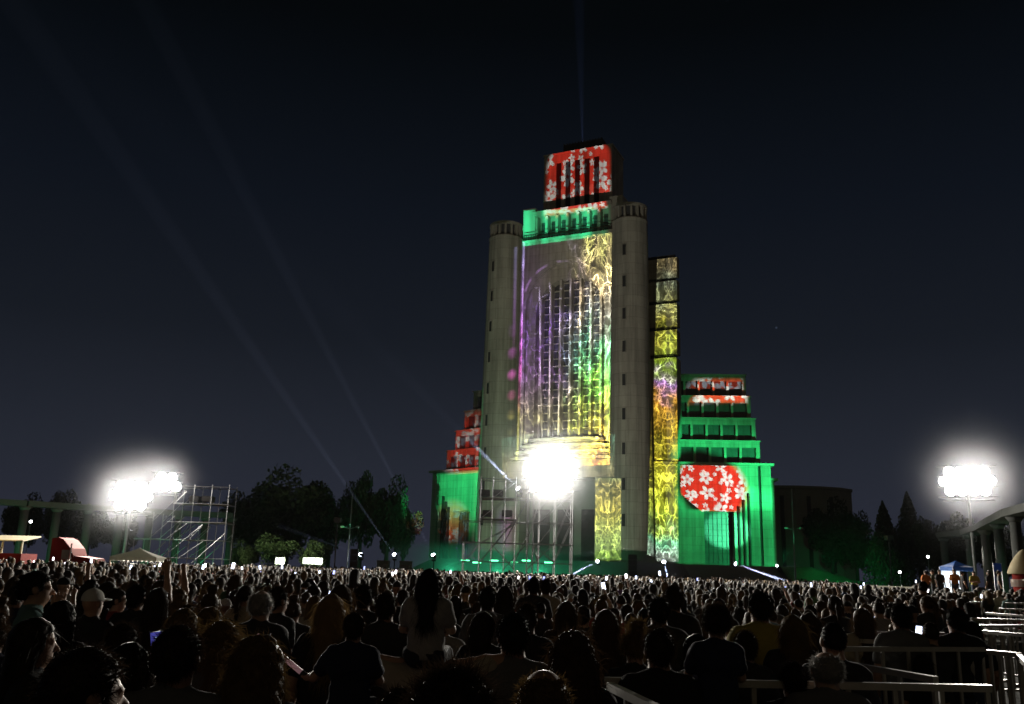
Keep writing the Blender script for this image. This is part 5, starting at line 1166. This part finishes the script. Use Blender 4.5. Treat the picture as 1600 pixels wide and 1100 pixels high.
for p0, p1 in (((1529, 984), (1600, 990)), ((1523, 976), (1608, 976)), ((1517, 965), (1606, 968)), ((1540, 957), (1600, 961)), ((1560, 950), (1612, 952)), ((1570, 941), (1616, 943)), ((1470, 938), (1534, 940))):
    BL.append(barrier('metal barrier, one of the row closing off the lane', Wz(*p0, BH), Wz(*p1, BH), group='barriers in rows along the lane'))
BL.append(barrier('metal barrier running along the lane towards the viewer', Wz(1592, 1022, BH), Wz(1690, 1120, BH)))

# ------------------------------------------------------------------ the nearest people, one by one
TOPZ = dict(short=1.742, buzz=1.735, long=1.744, wavy=1.752, curly=1.785, bob=1.745, bun=1.820, ponytail=1.742, fringe=1.722, cap=1.750, bald=1.726)
PLACED = []
def at(px, top, Y, style): p = W(px, top, Y); return Vector((p.x, Y, 0)), p.z*1.725/TOPZ[style]
def P(label, px, top, Y, style, hair, shirt, yaw=0, pose='down', fem=False, fine=True, **k):
    loc, H = at(px, top, Y, style); PLACED.append((loc.x, loc.y)); NEARPX.append((px, Y, 42/Y*10)); return person(label, loc, H, R(yaw), pose, style, hair, shirt, fem, fine=fine, **k)
NEARPX = []
def ride(label, label2, px, top, Y, style, hair, shirt, s, pose='ride', adult_shirt='charcoal', yaw=0):
    p = W(px, top, Y); z0 = p.z-TOPZ[style]*s; hip = z0+.93*s; sa = (hip-.075)/1.45
    person(label2, (p.x, Y+.05, 0), sa*1.725, R(yaw), 'carry', 'short', 'black', adult_shirt)
    t = person(label, (p.x, Y-.05, z0), s*1.725, R(yaw), pose, style, hair, shirt); PLACED.append((p.x, Y)); NEARPX.append((px, Y, 80)); return t
G_ = 'people in the crowd'
P('short haired man with his head turned in profile, biggest head at the lower corner', 146, 1012, 2.75, 'short', 'dark', 'charcoal', -48, sleeve='long')
P('dark haired person just behind the biggest head', 205, 1003, 4.3, 'bob', 'black', 'black', 10, fem=True)
P('man with round cropped hair and broad dark shoulders', 283, 978, 4.2, 'short', 'dark', 'grey', 0, wide=1.08)
P('person with frizzy backlit hair tied in a ponytail', 350, 968, 4.8, 'ponytail', 'gold', 'grey', 8, fem=True)
P('long haired woman whose hair glows gold along one edge, beside the frizzy ponytail', 409, 992, 4.3, 'wavy', 'gold', 'black', -5, fem=True)
t1 = P('dark haired person holding up the large glowing phone', 196, 975, 5.6, 'short', 'dark', 'brown', 0, pose='phone')
P('long haired woman turned in profile with a faintly lit face', 62, 965, 5.0, 'long', 'dark', 'black', -60, fem=True)
P('woman with long straight black hair behind the profile face', 100, 938, 6.6, 'long', 'black', 'black', 0, fem=True)
P('man in a pale teal shirt leaning with his hand raised to his face', 62, 893, 8.0, 'short', 'black', 'teal', -65, pose='chin', wide=1.12)
P('person in a white cap', 149, 918, 8.8, 'cap', 'white', 'black', -20)
P('person in a red shirt looking sideways beside the white cap', 186, 920, 10.5, 'short', 'dark', 'red', -70)
P('man in dark top raising an arm to film, next to the red shirt', 216, 914, 9.8, 'short', 'black', 'black', 0, pose='phone_high')
P('dark long haired person beside the filming man', 249, 918, 9.2, 'long', 'dark', 'charcoal', 10, fem=True)
P('woman with a golden rim on her bobbed hair in front of the crouched rows', 290, 950, 6.4, 'bob', 'gold', 'black', 0, fem=True)
P('second golden rimmed bob, taller than its neighbour', 331, 948, 7.0, 'bob', 'gold', 'charcoal', -8, fem=True)
P('grey curly haired man seen from behind', 410, 924, 8.0, 'fringe', 'grey', 'charcoal', -8)
P('man turning his head beside the grey curly hair', 437, 917, 9.6, 'short', 'dark', 'charcoal', -40)
P('blond long haired woman before a dark broad man', 519, 928, 7.2, 'long', 'blond', 'black', 4, fem=True)
P('long haired woman in an olive top behind the blond one', 534, 913, 9.0, 'long', 'brown', 'olive', 0, fem=True)
P('dark haired man between the blond woman and the girl on shoulders', 569, 914, 10.0, 'short', 'black', 'black', 6)
P('short haired man just left of the raised elbow', 604, 926, 8.6, 'short', 'dark', 'charcoal', 0)
t2 = ride('boy riding on shoulders holding out a pink light stick', 'adult carrying the boy with the light stick', 557, 957, 5.0, 'short', 'dark', 'navy', .60, 'ride_stick', 'black')
ride('long haired girl in a white top riding high on shoulders', 'adult with elbows spread wide, carrying the long haired girl', 672, 888, 5.6, 'long', 'black', 'white', .62, 'ride', 'cream')
P('tall man with short hair and a grey patterned top', 803, 958, 5.7, 'short', 'black', 'grey', 4, wide=1.05)
P('person with an orange lit cheek behind the spread elbow', 757, 956, 7.8, 'bob', 'dark', 'black', -30)
P('man in a dark top with lit shoulder behind the grey patterned one', 824, 944, 8.2, 'short', 'dark', 'black', -10)
P('woman with long frizzy hair glowing at its rim in the middle of the crowd', 895, 985, 5.0, 'wavy', 'brown', 'black', 0, fem=True)
P('woman with long straight brown hair in a brown top', 885, 939, 9.4, 'long', 'brown', 'brown', 0, fem=True)
P('woman with long straight dark hair fading to blond ends', 946, 952, 7.6, 'long', 'brown', 'black', 0, fem=True)
P('woman with a golden hair bun', 992, 968, 6.8, 'bun', 'gold', 'black', 0, fem=True)
P('broad man with round dark hair beside the hair bun', 1029, 982, 5.95, 'short', 'dark', 'black', 0, wide=1.06)
ride('curly haired boy in a navy top raised above the front barrier', 'adult carrying the curly haired navy boy', 1115, 945, 6.0, 'curly', 'dark', 'navy', .72, 'ride', 'charcoal')
P('tall man in a yellow shirt', 1186, 925, 8.6, 'short', 'black', 'yellow', 0, wide=1.08)
P('short haired youth in front of the yellow shirt', 1163, 986, 7.4, 'short', 'dark', 'charcoal', 8)
P('long haired woman next to the yellow shirt', 1236, 960, 7.8, 'long', 'gold', 'black', 4, fem=True)
P('long haired woman in black, one along from the yellow shirt', 1263, 957, 8.4, 'long', 'brown', 'black', 0, fem=True)
P('bob haired person looking down behind the navy boy', 1086, 990, 6.8, 'bob', 'black', 'grey', 15)
P('round headed man standing in front of the level barrier', 1300, 972, 6.5, 'buzz', 'black', 'black', 0)
P('grey haired balding man at the front barrier', 1289, 1020, 5.95, 'fringe', 'grey', 'grey', 0, wide=1.16)
P('dark haired child beside the grey haired man', 1237, 1034, 6.1, 'short', 'black', 'black', 0)
P('man in a grey shirt with sloping shoulders', 1405, 944, 9.7, 'short', 'black', 'grey', 0, wide=1.06)
P('dark haired child behind the slanting rails', 1440, 1021, 9.35, 'long', 'black', 'black', -15, fem=True)
P('big dark haired man beside the lane', 1492, 950, 9.8, 'short', 'black', 'black', 0, wide=1.08)
P('shorter dark haired person close to the lane', 1516, 970, 10.8, 'bob', 'black', 'black', 0)
t3 = P('person filming with the bright phone above the rails', 1452, 972, 9.7, 'buzz', 'dark', 'charcoal', 0, pose='phone')
P('woman with long hair and pale top near the level rail', 1345, 950, 10.6, 'long', 'brown', 'cream', 8, fem=True)
P('dark haired man with big bushy hair at the lower edge', 710, 1043, 3.0, 'curly', 'dark', 'black', 0)
P('person with curly golden hair thinning at the crown, at the lower edge', 850, 1048, 3.2, 'fringe', 'gold', 'charcoal', 0)
P('dark haired person cut off at the lower edge', 626, 1076, 3.7, 'short', 'dark', 'black', 0)
P('broad shouldered man in a black coat in the middle of the crowd', 1029, 934, 9.2, 'short', 'black', 'charcoal', 0, wide=1.12)
P('tall man in black beside the broad coat', 1052, 915, 10.0, 'short', 'dark', 'black', 0)
P('person in a grey hooded top standing tall in the middle', 762, 918, 10.5, 'short', 'black', 'grey', 0, hood=True)
P('woman with long hair and a dark red top', 789, 915, 11.5, 'long', 'dark', 'red', 0, fem=True)
P('person in a cream shirt in the brighter middle rows', 853, 905, 16.0, 'short', 'dark', 'cream', 0)
P('dark haired man standing above his row near the scaffold foot', 834, 903, 15.0, 'short', 'black', 'charcoal', 0)
P('man standing head and shoulders above the far rows by the hoarding', 1441, 908, 20.0, 'buzz', 'black', 'brown', 0)

# phone and light stick held by the near ones
for t, px, py, lb, pic, k in ((t1, 235, 991, 'large phone showing a bluish picture of the lit temple', PHONEPIC, 0), (t3, 1470, 998, 'bright phone screen held up behind the level barrier rail', None, 0)):
    hp_ = hand_world(t, 'phone', 0, .10); phone(lb, (hp_.x, hp_.y-.012, hp_.z+.055), R(3), k, None, 1.0, pic)
hp_ = hand_world(t2, 'ride_stick', 1, .06); d_ = Vector((-.30, .02, .21))
t = thing('light_stick', 'pinkish light stick held out slantwise by the boy on shoulders', 'light stick', hp_)
q = MB(); q.tube(-d_.normalized()*.06, d_*.12, .014, .016, 10); q.build('handle', M['black'], t, smooth=True)
q = MB(); q.tube(d_*.125, d_*1.0, .015, .012, 10); q.build('tube', mat('pink_tube', (.75, .5, .55), .4, emit=((1, .55, .6), .10)), t, smooth=True)

# ------------------------------------------------------------------ the packed rows behind them: more individuals
def free(x, y, d=.46):
    if any((x-a)**2+(y-b)**2 < d*d for a, b in PLACED): return False
    for a, b in BL:
        v = b-a; tt = max(0, min(1, (Vector((x, y, 0))-a).dot(v)/v.length_squared))
        if (a+v*tt-Vector((x, y, 0))).length < .42: return False
    return True
def pxof(x, y, z):
    d = np.array([x, y, z-HC]); w = d@_f; return 800+FPX*(d@_r)/w, 550-FPX*(d@_u)/w
STY = [('short', False, 'short haired'), ('long', True, 'long haired'), ('short', False, 'short haired'), ('long', True, 'long haired'), ('bob', True, 'bob haired'), ('ponytail', True, 'ponytailed'), ('wavy', True, 'wavy haired'), ('buzz', False, 'crop haired'), ('cap', False, 'capped'), ('bun', True, 'bun haired')]
SHW = ['black']*5+['charcoal']*5+['navy']*3+['grey']*3+['white', 'cream', 'red', 'olive', 'teal', 'pink', 'blue', 'brown', 'yellow', 'purple', 'green']
NP = len(PLACED)+3; made = 0; Y = 6.5; YEND = 40.0
rr = random.Random(21)
while NP+made < 286 and Y < YEND:
    row = max(4, int(1.20*Y*1.0/0.78)); x = -.60*Y+rr.uniform(0, .6)
    while x < .60*Y and NP+made < 286:
        xx = x+rr.uniform(-.15, .15); yy = Y+rr.uniform(-.3, .3); x += rr.uniform(.62, .95)*(1.0 if Y > 9 else 1.25)
        H = rr.choice([rr.gauss(1.70, .07), rr.gauss(1.63, .06), rr.gauss(1.66, .08)]); H = max(1.35, min(H, 1.86))
        px, py = pxof(xx, yy, H)
        if px < -15 or px > 1600 or not free(xx, yy): continue
        if px > 1515 and yy < 34: continue
        if yy < 13 and any(abs(px-a) < 26+150/yy and py < 1100 and (yy < b+.2) for a, b, c in NEARPX): continue
        st, fem, word = rr.choice(STY); sh = rr.choice(SHW); pose = rr.choices(['down', 'phone', 'phone_high', 'both_high', 'folded'], [80, 6, 4, 1, 9])[0]
        hc = rr.choice(['black', 'dark', 'dark', 'brown', 'brown', 'gold']) if st != 'cap' else rr.choice(['black', 'white', 'dark'])
        act = dict(down='standing', phone='filming', phone_high='filming overhead', both_high='filming with both arms up', folded='with folded arms')[pose]
        tone = 'dark' if sh in ('black', 'charcoal', 'navy', 'brown', 'purple', 'olive', 'green', 'blue') else 'grey' if sh == 'grey' else 'pale' if sh in ('white', 'cream') else sh
        zone = 'left behind the near heads' if False else ('near rows' if yy < 12 else 'middle rows')
        lb = f'{word} onlooker in a {tone} top {act} in the {zone}'
        t = person(lb, (xx, yy, 0), H, R(rr.gauss(0, 14)), pose, st, hc, sh, fem, f'{word} onlookers, {tone} tops, {act}, {zone}', fine=yy < 9, wide=rr.uniform(1.0, 1.12))
        PLACED.append((xx, yy)); made += 1
        if pose.startswith('phone') or pose == 'both_high':
            if rr.random() < .26:
                hp_ = hand_world(t, pose, 0, .10); phone('small glowing phone held up in the packed crowd', (hp_.x, hp_.y-.012, hp_.z+.05), R(rr.gauss(0, 12)), rr.choice([0, 0, 1, 2]), 'glowing phones held up in the crowd', .9)
    Y += rr.uniform(.62, .85)
YFAR = Y-.2
# crew on the low platform
for i, px in enumerate((1447, 1461, 1476, 1492, 1508, 1530, 1546, 1566)):
    p = W(px, hor(px), 50); sh = ['orange', 'olive', 'charcoal', 'orange', 'black', 'yellow', 'charcoal', 'grey'][i]
    person(['crew member in an orange vest at the end of the platform', 'crew member in an olive top beside the orange vest', 'crew member in dark clothes in front of the marquee', 'crew member in an orange top before the lit marquee panel', 'crew member in black on the platform beside the marquee', 'crew member in a yellow top on the platform past the marquee', 'crew member in dark clothes near the blue banner', 'crew member in grey by the tall columns'][i],
           (p.x, 50+.25*(i % 3), 1.0), 1.66+.03*(i % 4), R([0, 60, 180, 150, -90, 170, 30, -120][i]), ['down', 'folded', 'down', 'down'][i % 4], ['short', 'cap', 'short', 'bob', 'short', 'cap', 'long', 'short'][i], 'dark', sh, fine=False)

# ------------------------------------------------------------------ the far crowd, one mass beyond the three hundred
def far_proto(h, pose, long):
    F = body_field(pose, h, fine=None, lo_z=.72); F.cap((-.085, -.005, 1.25), (.085, -.005, 1.25), .125, .125, .06); F.ell((0, -.02, 1.640), (.094, .11, .108))
    if long: F.cap((0, -.08, 1.6), (0, -.10, 1.3), .09, .075, .04)
    F.cut(lambda X, Y, Z: .74-Z); Pm, Q = F.mesh(); x, y, z = Pm.T
    part = np.where(z > 1.50, np.where((y < .05) | (z > 1.68), 0, 1), np.where((np.abs(x) > .19) & (z < 1.12), 1, np.where(z > .95, 2, 3)))
    if long: part = np.where((z > 1.24) & (y < -.06) & (np.abs(x) < .11), 0, part)
    if pose != 'down': part = np.where((z > 1.40) & (np.abs(x) > .17), 1, part)
    if 'high' in pose: part = np.where((z > 1.76), 1, part)
    return Pm, Q, part
FP = [[far_proto(h, 'down', False), far_proto(h, 'down', True), far_proto(h, 'phone_high', False), far_proto(h, 'phone', True)] for h in (.042, .065)]
VV, QQ, CC = [], [], []; nv = 0; rg = np.random.default_rng(11); nfar = 0; PHN = 0
y = YFAR
while y < 107:
    step_ = .78 if y < 45 else 1.0; x = -.60*y-.5
    while x < .60*y+.5:
        xx = x+rg.uniform(-.2, .2); yy = y+rg.uniform(-.35, .35); x += rg.uniform(.55, .95)*(1.0 if y < 45 else 1.25)
        if math.sin(xx*.55+1.3*math.sin(yy*.45))*math.sin(yy*.7+xx*.3) > .62: continue
        px, py = pxof(xx, yy, 1.6)
        if px < -20 or px > 1620: continue
        if px < 170 and yy > 66 or px < 360 and yy > 80: continue
        if px > 1345 and yy > 55-8*(px-1345)/255 or px > 1515 and yy < 34 or px > 1430 and yy > 47.5: continue
        if 715 < px < 900 and 74 < yy < 78.5: continue
        if (xx-W(217, 880, 62).x)**2+(yy-62)**2 < 5: continue
        k = rg.choice(4, p=[.49, .43, .045, .035]); Pm, Q, part = FP[0 if yy < 48 else 1][k]
        s = rg.normal(1.66, .115)/1.725; a = rg.normal(0, .3); ca, sa = math.cos(a)*s*1.05, math.sin(a)*s*1.05
        V = np.stack([Pm[:, 0]*ca-Pm[:, 1]*sa+xx, Pm[:, 0]*sa+Pm[:, 1]*ca+yy, Pm[:, 2]*s], 1)
        hr = np.array(HAIRC[['black', 'dark', 'dark', 'brown', 'gold'][rg.integers(0, 5)]]); sk = np.array(SKINS[rg.integers(0, 4)])*1.1
        shc = np.array(SHIRTC[SHW[rg.integers(0, len(SHW))]])*rg.uniform(.8, 1.5); pal = np.stack([hr, sk, shc, np.array([.03, .03, .04])])
        VV.append(V); QQ.append(Q+nv); CC.append(pal[part]); nv += len(V); nfar += 1
        if k >= 2 and PHN < 62 and rg.random() < 0.5*(1 if yy < 70 else .5):
            ps = ['phone_high', 'phone'][k-2]; _, e_, w_ = arm_pts(POSES[ps][0], 1); d_ = (w_-e_)/np.linalg.norm(w_-e_); c_ = w_+d_*.08
            phone('small glowing phone held up in the far crowd', (c_[0]*ca-c_[1]*sa+xx, c_[0]*sa+c_[1]*ca+yy-.04, c_[2]*s+.0), a*.5, int(rg.choice([0, 0, 1, 2])), 'glowing phones held up in the far crowd', .95); PHN += 1
    y += step_
V = np.concatenate(VV); Q = np.concatenate(QQ); C = np.concatenate(CC)
me = mesh_from_arrays('crowd', V, Q, [PM['far']])
at_ = me.attributes.new('tint', 'FLOAT_COLOR', 'POINT'); at_.data.foreach_set('color', np.concatenate([C, np.ones((len(C), 1))], 1).astype(np.float32).ravel())
co = bpy.data.objects.new('crowd', me); COL.objects.link(co); co['kind'] = 'stuff'; co['label'] = 'dense far crowd of onlookers filling the square up to the temple steps'; co['category'] = 'crowd'
print('CROWD', NP+made, 'to Y', round(YFAR, 1), 'far', nfar, 'verts', nv, 'phones', PHN)

# ------------------------------------------------------------------ haze: the lit air over the square
hz = MB(); hz.box(-460, 460, -70, 440, -1.0, 112.0)
hm = bpy.data.materials.new('haze'); hm.use_nodes = True; t = hm.node_tree; t.nodes.clear()
pv = t.nodes.new('ShaderNodeVolumePrincipled'); pv.inputs['Color'].default_value = (0.90, 0.92, 1.0, 1); pv.inputs['Density'].default_value = HAZE; pv.inputs['Anisotropy'].default_value = 0.25
o_ = t.nodes.new('ShaderNodeOutputMaterial'); t.links.new(pv.outputs[0], o_.inputs['Volume'])
hm.cycles.homogeneous_volume = True
hzo = hz.build('haze', hm, kind='stuff')

if LINK:                                             # these beams meet nothing but air: keep them out of the walls' lamp lists (less noise)
    lc = bpy.data.collections.new('air')
    for o in list(bpy.data.objects):
        if o.name.split('.')[0] in ('haze', 'added_smoke'): lc.objects.link(o)
    for o in SKY_BEAMS: o.light_linking.receiver_collection = lc
